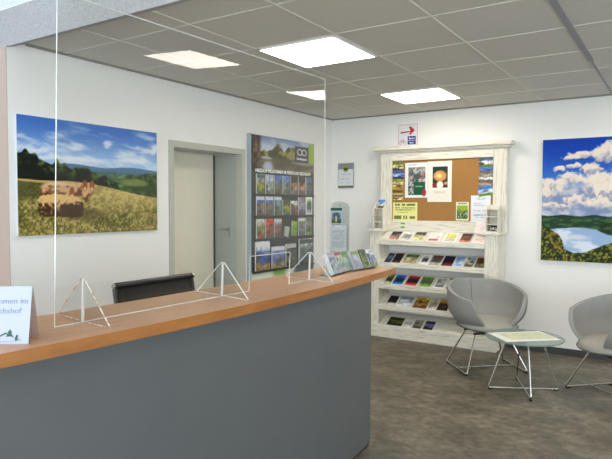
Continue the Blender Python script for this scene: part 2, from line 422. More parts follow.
# left wall with the doorway recess cut out (Y 1.0..1.965, up to 2.01)
bm = bmesh.new()
box(bm, XL-.5, XL, BY1, .995, 0, HC+.04); prism(bm, [(BY0+.003, 0), (BY1, 0), (BY1, HC-.001), (BY0+.003, BZ-.001)], .5, 'x', XL-.5); box(bm, XL-.5, XL, 1.975, YB+.15, 0, HC+.04); box(bm, XL-.5, XL, .995, 1.975, 2.02, HC+.04)
box(bm, XL-.5, XL-.40, .995, 1.975, 0, 2.02)
structure(bobj('wall_left', bm, M['wall']))
bm = bmesh.new(); box(bm, XL-.02, XR, YB, YB+.15, 0, 2.95)
structure(bobj('wall_back', bm, M['wall']))
structure(bx('wall_alcove', M['alcove_and_shade'], (-4.2, -3.1, YN, BY0+.001, 0, 2.74)))
structure(bx('wall_end_shade', M['alcove_and_shade'], (XL-.5, XL+.0005, BY0-.004, BY0+.003, 0, BZ)))  # thin sheet: pinkish shade of the wall end put into its colour
structure(bx('wall_alcove_return', M['alcove_and_shade'], (-3.1, XL-.5, BY0-.1, BY0-.004, 0, 2.74)))
# right wall with window opening
bm = bmesh.new()
wy0, wy1 = -4.2, 1.6
box(bm, XR, XR+.2, YN, wy0, 0, 2.95); box(bm, XR, XR+.2, wy1, YB+.15, 0, 2.95); box(bm, XR, XR+.2, wy0, wy1, 0, .85); box(bm, XR, XR+.2, wy0, wy1, 2.35, 2.95)
structure(bobj('wall_right', bm, M['wall']))
bm = bmesh.new()
wx0, wx1 = -2.4, 4.2
box(bm, -4.2, wx0, YN-.2, YN, 0, 2.95); box(bm, wx1, XR+.2, YN-.2, YN, 0, 2.95); box(bm, wx0, wx1, YN-.2, YN, 0, .5); box(bm, wx0, wx1, YN-.2, YN, 2.6, 2.95)
structure(bobj('wall_front', bm, M['wall']))
def window(name, along, a0, a1, z0, z1, at, n):
    bm = bmesh.new(); t = .06
    def b(p0, p1, q0, q1):
        if along == 'x': box(bm, p0, p1, at-.04, at+.04, q0, q1)
        else: box(bm, at-.04, at+.04, p0, p1, q0, q1)
    b(a0, a1, z0, z0+t); b(a0, a1, z1-t, z1)
    for i in range(n+1):
        c = a0+(a1-a0)*i/n; b(max(a0, c-t/2), min(a1, c+t/2), z0, z1)
    o = structure(bobj(name, bm, M['mullion']))
    g = bmesh.new()
    if along == 'x': box(g, a0, a1, at-.004, at+.004, z0, z1)
    else: box(g, at-.004, at+.004, a0, a1, z0, z1)
    bobj('window_pane', g, M['acryl'], o)
window('window_1', 'x', wx0, wx1, .5, 2.6, YN-.1, 4)
window('window_2', 'y', wy0, wy1, .85, 2.35, XR+.1, 3)

# ceilings
structure(bx('ceiling', M['tile'], (XL-.02, XR, BY1, YB+.01, HC, HC+.05)))
bm = bmesh.new(); box(bm, -1.7, XR, YN, BY0, 2.75, 3.0); box(bm, -4.2, -1.7, YN, -1.9, 2.75, 3.0)
structure(bobj('ceiling_near', bm, M['white_ceiling']))
sky = structure(bx('added_skylight', M['mullion'], (-1.72, -1.70, -1.9, BY0, 2.75, 2.80)))  # invented skylight, added so the corner above the beam looks bright
bx('window_pane', clear('added_skylight_glass', tint=(176, 178, 180)), (-4.2, -1.72, -1.9, BY0+.01, 2.752, 2.760), sky)
bm = bmesh.new(); prism(bm, [(BY0, BZ), (BY1, HC+.001), (BY1, 2.75), (BY0, 2.75)], XR+4.2, 'x', -4.2)
structure(bobj('beam', bm, M['beam']))
bm = bmesh.new()
z0 = HC-.003
j = 0
while j*TILE < YB:
    if j*TILE > BY1: box(bm, XL, XR, j*TILE-.005, j*TILE+.005, z0, HC+.001)
    j += 1
for i in range(-3, 8):
    if i == 1: continue
    box(bm, i*TILE-.006, i*TILE+.006, BY1, YB, z0-.0005, HC+.001)
structure(bobj('trim_1', bm, M['tbar']))
bm = bmesh.new(); box(bm, TILE-.018, TILE+.018, BY1, 2.2, z0-.002, HC+.001); box(bm, TILE-.008, TILE+.008, 2.2, YB, z0-.0005, HC+.001)
structure(bobj('trim_2', bm, M['tbar_wide']))
bm = bmesh.new(); box(bm, XL, XL+.018, BY1, YB, HC-.014, HC); box(bm, XL, XR, YB-.018, YB, HC-.014, HC)
structure(bobj('trim_3', bm, mat('edge_trim', (140, 136, 126), .7)))
structure(bx('baseboard_back', M['skirt'], (-.33, XR, YB-.014, YB, 0, .068)))
structure(bx('baseboard_left', M['skirt'], (XL, XL+.014, 2.02, YB, 0, .068)))

# ceiling lights
lights = [(-2, 1, 'bright square ceiling light panel nearest above the counter'), (-2, 4, 'bright square ceiling light panel nearest the notice board'),
          (2, 1, 'ceiling light panel nearer the beam, seen mirrored in the clear screen'), (2, 4, 'ceiling light panel near the back wall, seen mirrored in the clear screen')]
lights = [((a+.5)*TILE, (b+.5)*TILE, HC, c) for a, b, c in lights]
lights += [(-.9, -3.4, 2.75, 'added unseen fill light panel above the entrance side, left one behind the beam'), (1.9, -3.4, 2.75, 'added unseen fill light panel above the entrance side, right one behind the beam')]  # unseen fill panels, added to brighten the walls and counter front
for cx, cy, cz, lab in lights:
    t = empty('ceiling_light', (cx, cy, cz), 0, lab, 'ceiling light', 'square light panels in the tile ceiling')
    h = .302
    bm = bmesh.new()
    box(bm, -h, h, -h, -h+.012, -.012, 0); box(bm, -h, h, h-.012, h, -.012, 0); box(bm, -h, -h+.012, -h, h, -.012, 0); box(bm, h-.012, h, -h, h, -.012, 0)
    bobj('frame', bm, M['light_frame'], t)
    bx('diffuser', M['panel_light'], (-h+.012, h-.012, -h+.012, h-.012, -.009, -.002), t)

# ------------------------------------------------------------------ doorway
dr = empty('door_1', (XL, 1.485, 0)); dr['kind'] = 'structure'
bm = bmesh.new()
y0, y1 = -.49, .49
box(bm, -.06, .012, y0-.02, y0+.035, 0, 1.995); box(bm, -.06, .012, y1-.035, y1+.02, 0, 1.995); box(bm, -.06, .012, y0-.02, y1+.02, 1.995, 2.05)
bobj('door_frame', bm, M['dframe'], dr)
bx('door_leaf', M['door'], (-.399, -.36, y0+.002, y1-.03, .004, 2.0), dr)
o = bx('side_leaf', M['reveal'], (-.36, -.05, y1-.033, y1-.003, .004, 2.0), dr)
bm = bmesh.new(); tube(bm, bend([(-.17, y1-.033, 1.25), (-.17, y1-.075, 1.25), (-.27, y1-.08, 1.25)], .02), .008); box(bm, -.19, -.15, y1-.038, y1-.032, 1.17, 1.29)
h = bobj('door_handle', bm, M['metal'], o, True)
bx('door_seal', M['plinth'], (-.36, -.345, y1-.045, y1-.032, .004, 2.0), dr)


# ------------------------------------------------------------------ reception counter
def xf(y): return -.237-.042*(y+.45)**2
ct = empty('reception_counter', (-.45, -.6, 0), 0, 'long bowed reception counter with grey front and orange-brown wooden top', 'counter')
def rel(v): return (v[0]+.45, v[1]+.6, v[2])
def bowed(name, m, fo, bo, ya, yb, z0, z1, n=30, parent=ct, rnd=0.0):
    bm = bmesh.new(); ys = [ya+(yb-ya)*k/n for k in range(n+1)]
    fr = []; 
    for y in ys:
        fr.append((xf(y)-fo, y))
    bk = [(xf(y)-bo, y) for y in reversed(ys)]
    poly = [(p[0]+.45, p[1]+.6) for p in fr+bk]
    lo = [bm.verts.new((a, b, z0)) for a, b in poly]; hi = [bm.verts.new((a, b, z1)) for a, b in poly]
    k = len(poly)
    for i in range(n):   # quads strips for clean caps
        bm.faces.new((lo[i], lo[i+1], lo[k-2-i], lo[k-1-i])); bm.faces.new((hi[i], hi[i+1], hi[k-2-i], hi[k-1-i]))
    for i in range(k): bm.faces.new((lo[i], lo[(i+1) % k], hi[(i+1) % k], hi[i]))
    return bobj(name, bm, m, parent, False)
bowed('worktop', M['wood'], .002, .44, -2.25, .868, 1.0605, 1.10)
bowed('edge_tone', M['woodedge'], .0, .0022, -2.25, .868, 1.0605, 1.0995)  # strips that carry the edge colour without the top's reflection
bowed('end_tone', M['woodedge'], .0, .44, .868, .870, 1.0605, 1.0995, 1)
bowed('front_panel', M['counter'], .10, .38, -2.2, .69, .016, 1.0603)
bowed('plinth', M['plinth'], .106, .37, -2.19, .684, 0, .016)

# ------------------------------------------------------------------ clear hygiene screen on the counter
th, ph = math.radians(-1.8), math.radians(-2.33)
nrm = Vector((math.cos(th)*math.cos(ph), math.sin(th)*math.cos(ph), math.sin(ph)))
along = Vector((-math.sin(th), math.cos(th), 0)); upv = nrm.cross(along).normalized()
if upv.z < 0: upv = -upv
scr = empty('counter_screen', (-.455, -.5, 1.1005), 0, 'tall clear acrylic screen with a serving gap standing on the counter', 'screen')
scr.matrix_world = Matrix(((nrm.x, along.x, upv.x, -.455), (nrm.y, along.y, upv.y, -.5), (nrm.z, along.z, upv.z, 1.1005), (0, 0, 0, 1)))
def spane(bm, a0, a1, c0, c1, t=.0025): box(bm, -t, t, a0, a1, c0, c1)
HP = 1.065
A0, A1 = -.902, .73
G0, G1, GZ = .062, .372, .162
bm = bmesh.new(); poly = [(A0, .001), (G0, .001), (G0, GZ), (G1, GZ), (G1, .001), (A1-.025, .001), (A1-.10, HP), (A0, HP)]
prism(bm, poly, .005, 'x', -.0025); bobj('pane', bm, clear('screen_acrylic', tint=(252, 252, 251), ior=1.38), scr)
bm = bmesh.new(); e = .0022
def estrip(a, b):
    (p, q), (r, s) = a, b
    box(bm, -.003, .003, min(p, r)-e, max(p, r)+e, min(q, s)-e+.003, max(q, s)+e)
for i in range(len(poly)):
    p, q = poly[i], poly[(i+1) % len(poly)]
    tube(bm, [(0, p[0], p[1]), (0, q[0], q[1])], .0019, 4)
bobj('polished_edge', bm, M['acryl_edge'], scr)
for a in (-.80, -.118, .55):
    fz = .150
    for s in (-1, 1):
        bm = bmesh.new(); tri = [(s*.004, .001), (s*.150, .001), (s*.150, .008), (s*.012, fz), (s*.004, fz)]
        prism(bm, tri, .005, 'y', a-.0025); f = bobj('foot', bm, M['acryl'], scr)
        bm = bmesh.new(); tube(bm, [(s*.150, a, .006), (s*.008, a, fz)], .0026, 6); tube(bm, [(s*.006, a, .004), (s*.150, a, .004)], .0020, 6)
        bobj('foot_edge', bm, M['frost_edge'] if (a < -.5) else M['acryl_edge'], f)
    bx('clamp', M['acryl_edge'], (-.0042, .0042, a-.0028, a+.0028, .001, fz), scr)

# ------------------------------------------------------------------ welcome card
cd = empty('tent_card', (-.446, -1.610, 1.10), math.radians(39), 'white folded welcome card with grey lettering at the near end of the counter', 'card')
W2, Hc = .1, .165
lean = math.radians(14)
mf = T3((0, -.035, 0)) @ RX(-lean)
bm = bmesh.new(); box(bm, -W2, W2, -.001, .001, 0, Hc); bm.transform(mf); bobj('front_leaf', bm, M['card'], cd)
bm = bmesh.new(); box(bm, -W2, W2, -.001, .001, 0, Hc-.004); bm.transform(T3((0, .054, .0)) @ RX(math.radians(16))); bobj('back_leaf', bm, clear('card_acrylic', tint=(226, 214, 208), base_mix=.35, base=(225, 205, 198)), cd)
tm = mf @ T3((0, -.0015, 0)) @ RX(PI/2)
text('lettering', 'Willkommen im', .0235, M['greyink'], cd, tm @ T3((.016, Hc-.050, 0)))
text('lettering', 'Reichshof', .0235, M['greyink'], cd, tm @ T3((.016+.012, Hc-.078, 0)))
# little house-and-fir emblem
bm = bmesh.new()
def flat(bm, pts, z=.0): 
    vs = [bm.verts.new((a, b, z)) for a, b in pts]; bm.faces.new(vs)
flat(bm, [(.046, .034), (.052, .044), (.049, .044), (.055, .054), (.061, .044), (.058, .044), (.066, .032), (.056, .036)])
flat(bm, [(.030, .034), (.030, .038), (.046, .046), (.056, .036), (.054, .034), (.046, .042)])
flat(bm, [(.068, .030), (.072, .040), (.076, .038), (.074, .028), (.084, .030), (.070, .024)])
bm.transform(tm @ T3((-.014, -.018, .0008)) @ Matrix.Scale(1.12, 4)); bobj('emblem', bm, M['greenink'], cd)
bm = bmesh.new(); tube(bm, [(.024, .018, 0), (.021, .034, 0), (.032, .036, 0)], .0009, 4); tube(bm, [(.020, .020, 0), (.05, .021, 0), (.086, .023, 0)], .0008, 4); tube(bm, [(.026, .012, 0), (.06, .013, 0)], .0006, 4)
bm.transform(tm @ T3((-.014, -.016, .0006)) @ Matrix.Scale(1.12, 4)); bobj('emblem_lines', bm, M['lightink'], cd)

# ------------------------------------------------------------------ leaflet holders on the counter end
def leaflet_holder(loc, rz, n, w, label, specs):
    t = empty('leaflet_holder', loc, rz, label, 'leaflet holder')
    W = n*w
    ln = math.radians(24)
    fr = T3((0, -.045, .012)) @ RX(-ln)
    bm = bmesh.new(); box(bm, -W/2-.004, W/2+.004, .030, .033, 0, .115); bm.transform(fr); bobj('back_plate', bm, M['pocket'], t)
    bm = bmesh.new(); box(bm, -W/2-.004, W/2+.004, -.003, -.0005, 0, .05); bm.transform(fr); bobj('front_lip', bm, M['pocket'], t)
    bm = bmesh.new(); box(bm, -W/2-.004, W/2+.004, -.003, .033, -.002, 0); bm.transform(fr); box(bm, -W/2, W/2, -.03, .055, .0, .003); bobj('base', bm, M['pocket'], t)
    for s in (-1, 1):
        bm = bmesh.new(); prism(bm, [(-.045, .003), (.055, .003), (-.012, .10)], .003, 'x', s*(W/2+.002)-.0015); bobj('side', bm, M['pocket'], t)
    return t, fr
def stack_leaflet(parent_loc, rz, fr, x, w, h, spec, label, group, z=0.0, th=.026, kind='leaflet'):
    """a pile of identical leaflets standing in a holder = its own thing"""
    t = empty(kind, parent_loc, rz, label, kind, group)
    bm = bmesh.new(); box(bm, x-w/2+.001, x+w/2-.001, .002, .002+th, .001+z, h+z); bm.transform(fr); bobj('pages', bm, M['white'], t)
    spec = tuple(tuple(c*.82 for c in q) if isinstance(q, tuple) else q for q in spec)
    leafy(w-.003, h-.002, spec, M['gloss_print'], t, fr @ T3((x, .0012, h/2+z)))
    return t
mint = ((150, 176, 130), (196, 214, 196), (176, 196, 170), .35, 3, (120, 158, 84), 0)
lav = ((150, 150, 205), (196, 208, 216), (206, 214, 200), .35, 5, (214, 222, 206), 0)
pale = ((214, 222, 190), (188, 206, 170), (210, 200, 196), .3, 8, (198, 80, 120), 0)
l1 = (-.47, .405, 1.10); r1 = math.radians(98)
H1, fr = leaflet_holder(l1, r1, 3, .1, 'clear leaflet holder on the counter, the one nearer the screen', None)
stack_leaflet(l1, r1, fr, -.1, .1, .125, lav, 'pale blue and white leaflets, left pile in the holder nearer the screen', 'leaflets in the counter holders')
stack_leaflet(l1, r1, fr, 0, .1, .128, pale, 'pale green leaflets with a pink edge, middle pile in the holder nearer the screen', 'leaflets in the counter holders')
stack_leaflet(l1, r1, fr, .1, .1, .122, mint, 'mint green leaflets, right pile in the holder nearer the screen', 'leaflets in the counter holders')
l2 = (-.46, .685, 1.10); r2 = math.radians(86)
H2, fr = leaflet_holder(l2, r2, 3, .088, 'clear leaflet holder at the far end of the counter', None)
gph = ((96, 110, 66), (120, 126, 84), (150, 160, 104), .6, 12, None, 0)
wph = ((226, 232, 238), (150, 160, 190), (132, 150, 70), .5, 15, None, 0)
stack_leaflet(l2, r2, fr, -.088, .088, .118, ((196, 200, 216), (200, 204, 214), (190, 190, 200), .2, 13, (150, 176, 90), 0), 'lilac grey leaflets, left pile in the holder at the counter end', 'leaflets in the counter holders')
stack_leaflet(l2, r2, fr, 0, .088, .122, gph, 'olive green photo leaflets, middle pile in the holder at the counter end', 'leaflets in the counter holders')
stack_leaflet(l2, r2, fr, .088, .088, .114, wph, 'white topped leaflets with a green foot, right pile in the holder at the counter end', 'leaflets in the counter holders')

# ------------------------------------------------------------------ office chair behind the counter
oc = empty('office_chair', (-1.28, -.492, 0), math.radians(-90), 'black mesh back office chair behind the counter', 'chair')
# local: x along width, -y is the sitter's front (faces away from the counter edge it is tucked at)
bw = .252
zt = 1.115
bm = bmesh.new(); tube(bm, [(-bw, .27, zt), (bw, .27, zt)], .016, 10); bobj('top_bar', bm, M['black'], oc, True)
for s in (-1, 1):
    bm = bmesh.new(); tube(bm, [(s*bw, .27, zt), (s*(bw+.012), .27, zt)], .012, 12); k = bobj('end_cap', bm, M['chrome'], oc, True)
    tb('back_upright', M['black'], [(s*bw, .268, zt-.01), (s*bw, .30, .9), (s*bw, .27, .60), (s*.24, .2, .46)], .012, oc, 8, .05)
    tb('armrest', M['black'], [(s*.262, .27, .66), (s*.30, -.1, .68), (s*.28, -.16, .50)], .014, oc, 8, .05)
bm = bmesh.new(); nx_, nz_ = 14, 12; g = []
for a in range(nz_+1):
    row = []
    for b in range(nx_+1):
        x = -bw+.01+(2*bw-.02)*b/nx_; z = .54+(zt-.54)*a/nz_
        y = .27+.05*math.sin(PI*a/nz_)+.0+.05*(1-(x/bw)**2)*math.sin(PI*min(1, a/nz_*1.0))
        row.append(bm.verts.new((x, y, z)))
    g.append(row)
for a in range(nz_):
    for b in range(nx_): bm.faces.new((g[a][b], g[a][b+1], g[a+1][b+1], g[a+1][b]))
o = bobj('backrest', bm, M['mesh_fabric'], oc, True); md = o.modifiers.new('s', 'SOLIDIFY'); md.thickness = .008
bm = bmesh.new(); box(bm, -.25, .25, -.25, .24, .43, .50, .03); bobj('seat', bm, M['mesh_fabric'], oc, True)
tb('gas_column', M['chrome'], [(0, 0, .08), (0, 0, .43)], .028, oc, 12)
for k in range(5):
    a = 2*PI*k/5+.3
    st = tb('base_arm', M['chrome'], [(0, 0, .10), (math.cos(a)*.28, math.sin(a)*.28, .065)], [.026, .014], oc, 8)
    bm = bmesh.new(); c_, s_ = math.cos(a)*.28, math.sin(a)*.28
    tube(bm, [(c_-s_*.02, s_+c_*.02, .028), (c_+s_*.02, s_-c_*.02, .028)], .028, 12); bobj('castor', bm, M['black'], st, True)

# ------------------------------------------------------------------ wall pictures
pa = empty('canvas_picture', (XL, .222, 1.688), PI/2, 'large canvas photo of cattle and a hay bale in a meadow, on the left wall', 'picture', 'large canvas photographs')
bx('canvas', M['canvas'], (-.598, .598, -.028, -.001, -.40, .40), pa)
picture('printed_photo', 1.196, .80, 240, 160, art_meadow, M['print'], pa, T3((0, -.0292, 0)))
# the wider lake canvas
LW = 1.0*1.6
pb = empty('canvas_picture', (.016+LW/2, YB, 1.553), 0, 'large canvas photo of a lake under clouds, on the back wall above the chairs', 'picture', 'large canvas photographs')
bx('canvas', M['canvas'], (-LW/2, LW/2, -.028, -.001, -.605, .605), pb)
picture('printed_photo', LW, 1.21, 256, 190, lambda u, v: art_lake(u*1.6, v), M['print'], pb, T3((0, -.0292, 0)))

# ------------------------------------------------------------------ wall rack with leaflets (left wall)
ry0, ry1 = 2.035, 3.225
rk = empty('leaflet_rack', (XL, (ry0+ry1)/2, .35), PI/2, 'tall dark wall rack with a landscape header and clear leaflet pockets', 'rack')
RW = ry1-ry0; zb = .35
def rz_(z): return z-zb
bx('back_board', M['rack'], (-RW/2+.002, RW/2, -.040, -.001, 0, rz_(2.21)), rk)
bx('side_panel', M['rackside'], (-RW/2-.004, -RW/2+.002, -.052, -.001, 0, rz_(2.215)), rk)
picture('header_photo', RW-.004, .36, 100, 36, art_river, M['print'], rk, T3((0, -.0412, rz_(2.03))))
bx('logo_square', M['rack'], (.185+.01, .465+.01, -.0425, -.0411, rz_(1.975), rz_(2.155)), rk)
bx('green_bar', mat('lime_green', (150, 176, 60), .6), (.477, RW/2, -.0425, -.0411, rz_(1.975), rz_(2.20)), rk)
bm = bmesh.new()
for s in (-1, 1):
    tube(bm, [(.335+s*.045+.045*math.cos(2*PI*k/14), -.0435, rz_(2.09)+.032*math.sin(2*PI*k/14)) for k in range(14)], .004, 5, closed=True)
bobj('logo_mark', bm, M['whiteink'], rk)
TX = RX(PI/2)
text('lettering', 'Das Bergische', .036, M['whiteink'], rk, T3((.335, -.0435, rz_(2.005))) @ TX, bold=.0006)
text('lettering', 'HERZLICH WILLKOMMEN IM FERIENLAND REICHSHOF', .046, M['whiteink'], rk, T3((.0, -.0435, rz_(1.835))) @ TX, sx=.92, bold=.0013)
picture('foot_poster', RW-.02, .44, 50, 24, lambda u, v: mixc(mixc(C((206, 214, 196))+0*u[..., None], C((128, 168, 96)), blob(u, v, .42, .1, .1, .25, .4, 3, .5)), C((80, 88, 98)), blob(u, v, .88, .0, .22, .8, .2, 5, .3)), M['print'], rk, T3((0, -.0412, rz_(.59))))
rackrows = [(1.610, .215, 'top row'), (1.385, .215, 'second row'), (1.150, .215, 'third row')]
sk, gn_, br_ = (96, 130, 190), (112, 120, 66), (120, 84, 60)
R1 = [((150, 170, 190), (196, 186, 60), (110, 120, 60), .5, 1, (80, 110, 90), 0, 'yellow and green'), ((190, 200, 222), (190, 196, 190), (120, 120, 90), .5, 2, None, 0, 'pale sky'),
      ((84, 126, 200), (130, 130, 110), (110, 108, 76), .5, 3, None, 0, 'blue sky and brown field'), ((120, 150, 210), (150, 150, 140), (110, 106, 84), .5, 4, None, 0, 'light blue sky'),
      ((50, 34, 26), (206, 150, 100), (130, 110, 110), .7, 5, None, 0, 'dark brown and orange'), ((36, 30, 30), (214, 150, 96), (120, 96, 90), .7, 6, None, 0, 'black with an orange figure'),
      ((96, 110, 140), (100, 98, 96), (90, 86, 100), .5, 7, None, 0, 'grey blue')]
R2 = [((70, 110, 190), (150, 130, 120), (120, 100, 100), .5, 11, (240, 240, 240), 0, 'white titled blue and rust'), ((80, 118, 196), (120, 110, 110), (140, 90, 90), .5, 12, (240, 240, 240), 0, 'white titled blue and red'),
      ((110, 150, 190), (140, 150, 140), (110, 130, 110), .5, 13, (240, 240, 240), 0, 'white titled blue and green'), ((96, 96, 50), (160, 170, 50), (120, 130, 80), .6, 14, None, 0, 'short olive'),
      ((236, 236, 232), (150, 80, 60), (120, 70, 60), .5, 15, None, 0, 'white and brick red'), ((166, 150, 160), (190, 180, 186), (130, 86, 120), .5, 16, None, 0, 'lilac grey'),
      ((120, 176, 70), (60, 80, 80), (206, 206, 200), .4, 17, (226, 232, 220), .1, 'bright green and white')]
R3 = [((200, 200, 190), (150, 150, 60), (170, 90, 70), .6, 21, None, 0, 'mixed green and rust'), ((226, 90, 40), (176, 110, 90), (130, 100, 90), .5, 22, None, 0, 'orange topped'),
      ((170, 160, 160), (150, 110, 100), (120, 84, 76), .5, 23, (226, 226, 226), 0, 'grey titled brown'), ((226, 226, 216), (230, 230, 222), (226, 226, 216), .1, 24, None, 0, 'small cream tilted'),
      ((170, 206, 50), (156, 196, 40), (150, 190, 40), .25, 25, None, 0, 'lime green tilted'), ((120, 150, 90), (160, 150, 150), (130, 120, 110), .5, 26, (240, 240, 240), 0, 'white topped green'),
      ((110, 130, 100), (130, 130, 120), (150, 190, 90), .6, 27, None, 0, 'grey green')]
ordn = ['first', 'second', 'third', 'fourth', 'fifth', 'sixth', 'seventh']
for (zr, hh, rn), row in zip(rackrows, (R1, R2, R3)):
    lip = bx('shelf_strip', M['rack'], (-RW/2+.06, RW/2-.02, -.062, -.041, rz_(zr-.022), rz_(zr-.004)), rk)
    for k in range(7):
        x = -RW/2+.150+k*.1525
        sp = row[k][:7]; nm = row[k][7]
        w, h = .126, .20
        tilt = 0
        if nm.startswith('short'): h = .165
        if 'brick' in nm: h = .155
        if 'cream' in nm: w, h, tilt = .075, .11, .2
        if 'lime' in nm: w, h, tilt = .09, .165, .08
        bx('pocket', M['pocket'], (x-.070, x+.070, -.064, -.062, rz_(zr-.004), rz_(zr+.12)), rk)
        sp = tuple(tuple(c*.88 for c in q) if isinstance(q, tuple) else q for q in sp)
        t = empty('leaflet', (XL+.048, (ry0+ry1)/2+x, zr), PI/2, '%s leaflet, %s from left, %s of wall rack' % (nm, ordn[k], rn), 'leaflet', 'leaflets in the wall rack')
        mx = T3((0, 0, .003)) @ Matrix.Rotation(tilt, 4, 'Y') 
        bm = bmesh.new(); box(bm, -w/2, w/2, -.009, .004, 0, h); bm.transform(mx); bobj('pages', bm, M['white'], t)
        leafy(w, h, sp, M['gloss_print'], t, mx @ T3((0, -.0095, h/2)))
R4 = [(-RW/2+.185, .235, .30, ((214, 222, 232), (60, 96, 160), (190, 150, 96), .5, 31, (244, 244, 244), 0, 'white, blue and tan brochure with a coach photo')),
      (-RW/2+.46, .225, .235, ((120, 140, 200), (120, 130, 170), (176, 150, 100), .5, 32, (240, 240, 240), 0, 'white titled blue brochure with a tan foot')),
      (-RW/2+.70, .19, .25, ((90, 88, 80), (120, 120, 96), (96, 90, 70), .8, 33, (206, 206, 206), 0, 'dark mixed photo brochure')),
      (-RW/2+1.0, .27, .29, ((176, 186, 176), (110, 120, 110), (96, 104, 118), .8, 34, (70, 80, 80), 0, 'grey green map brochure'))]
bx('shelf_strip', M['rack'], (-RW/2+.03, RW/2-.02, -.064, -.041, rz_(.798), rz_(.818)), rk)
for k, (x, w, h, sp) in enumerate(R4):
    sp = tuple(tuple(c*.9 for c in q) if isinstance(q, tuple) else q for q in sp)
    bx('pocket', M['pocket'], (x-w/2-.004, x+w/2+.004, -.066, -.064, rz_(.818), rz_(.98)), rk)
    t = empty('brochure', (XL+.050, (ry0+ry1)/2+x, .821), PI/2, '%s, bottom row of wall rack' % sp[7], 'brochure', 'large brochures in the wall rack')
    bx('pages', M['white'], (-w/2, w/2, -.009, .006, 0, h), t)
    leafy(w, h, sp[:7], M['gloss_print'], t, T3((0, -.0095, h/2)), nx=20, ny=24)

# ------------------------------------------------------------------ display cabinet (back wall)
bx0, bx1, bf = -1.80, -.345, 3.43
bk = YB-.008
cb = empty('display_cabinet', (-1.07, bk, 0), 0, 'whitewashed wooden leaflet cabinet with sloping shelves and a cork notice board on top', 'cabinet')
def cx_(v): return v+1.07
def cy_(v): return v-bk
def cbx(name, x0, x1, y0, y1, z0, z1, m='wwood', bev=.004, parent=None):
    return bx(name, M[m], (cx_(x0), cx_(x1), cy_(y0), cy_(y1), z0, z1), parent or cb, bev)
cbx('side_panel', bx0, bx0+.125, bf, bk, .0, 1.20, 'wwoodv'); cbx('side_panel', bx1-.135, bx1, bf, bk, .0, 1.20, 'wwoodv')
cbx('plinth_board', bx0+.001, bx1-.001, bf-.018, bf+.02, 0, .135)
cbx('bottom_board', bx0+.1, bx1-.12, bf, bk, .10, .13)
# cap ledges left and right of the display, and a rear bridge
cbx('ledge', bx0-.028, bx0+.165, bf-.03, bk, 1.20, 1.222); cbx('ledge', bx1-.165, bx1+.028, bf-.03, bk, 1.20, 1.222)
cbx('rear_ledge', bx0+.16, bx1-.16, 3.60, bk, 1.20, 1.222)
ix0, ix1 = bx0+.125, bx1-.135
shelves = [1.105, .850, .605, .365, .135]
SL = math.radians(30)
for k, z in enumerate(shelves):
    fr_ = T3((0, cy_(bf+.012), z-.006)) @ RX(SL)
    bm = bmesh.new(); box(bm, cx_(ix0)+.001, cx_(ix1)-.001, 0, .225, -.016, 0); bm.transform(fr_); sh = bobj('sloping_shelf', bm, M['wwood'], cb)
    bm = bmesh.new(); box(bm, cx_(ix0)+(-.012 if k == 0 else 0), cx_(ix1)+(.0 if k == 0 else 0), cy_(bf-.006), cy_(bf+.010), z-.052, z+.004, .003); bobj('shelf_lip', bm, M['wwood'], sh)
# head board frame with cork
hx0, hx1, hf = -1.752, -.318, 3.62
cbx('frame_stile', hx0, -1.612, hf, bk, 1.222, 2.10, 'wwoodv'); cbx('frame_stile', -.456, hx1, hf, bk, 1.222, 2.10, 'wwoodv')
cbx('frame_rail', -1.612, -.456, hf, bk, 2.008, 2.10); cbx('frame_rail', -1.612, -.456, hf, bk, 1.222, 1.325)
cbx('cork_board', -1.612, -.456, hf+.022, bk-.01, 1.325, 2.008, 'cork', 0)
cbx('crown', hx0-.03, hx1+.03, hf-.03, bk, 2.10, 2.125); cbx('crown', hx0-.062, hx1+.062, hf-.07, bk, 2.125, 2.168, bev=.010)

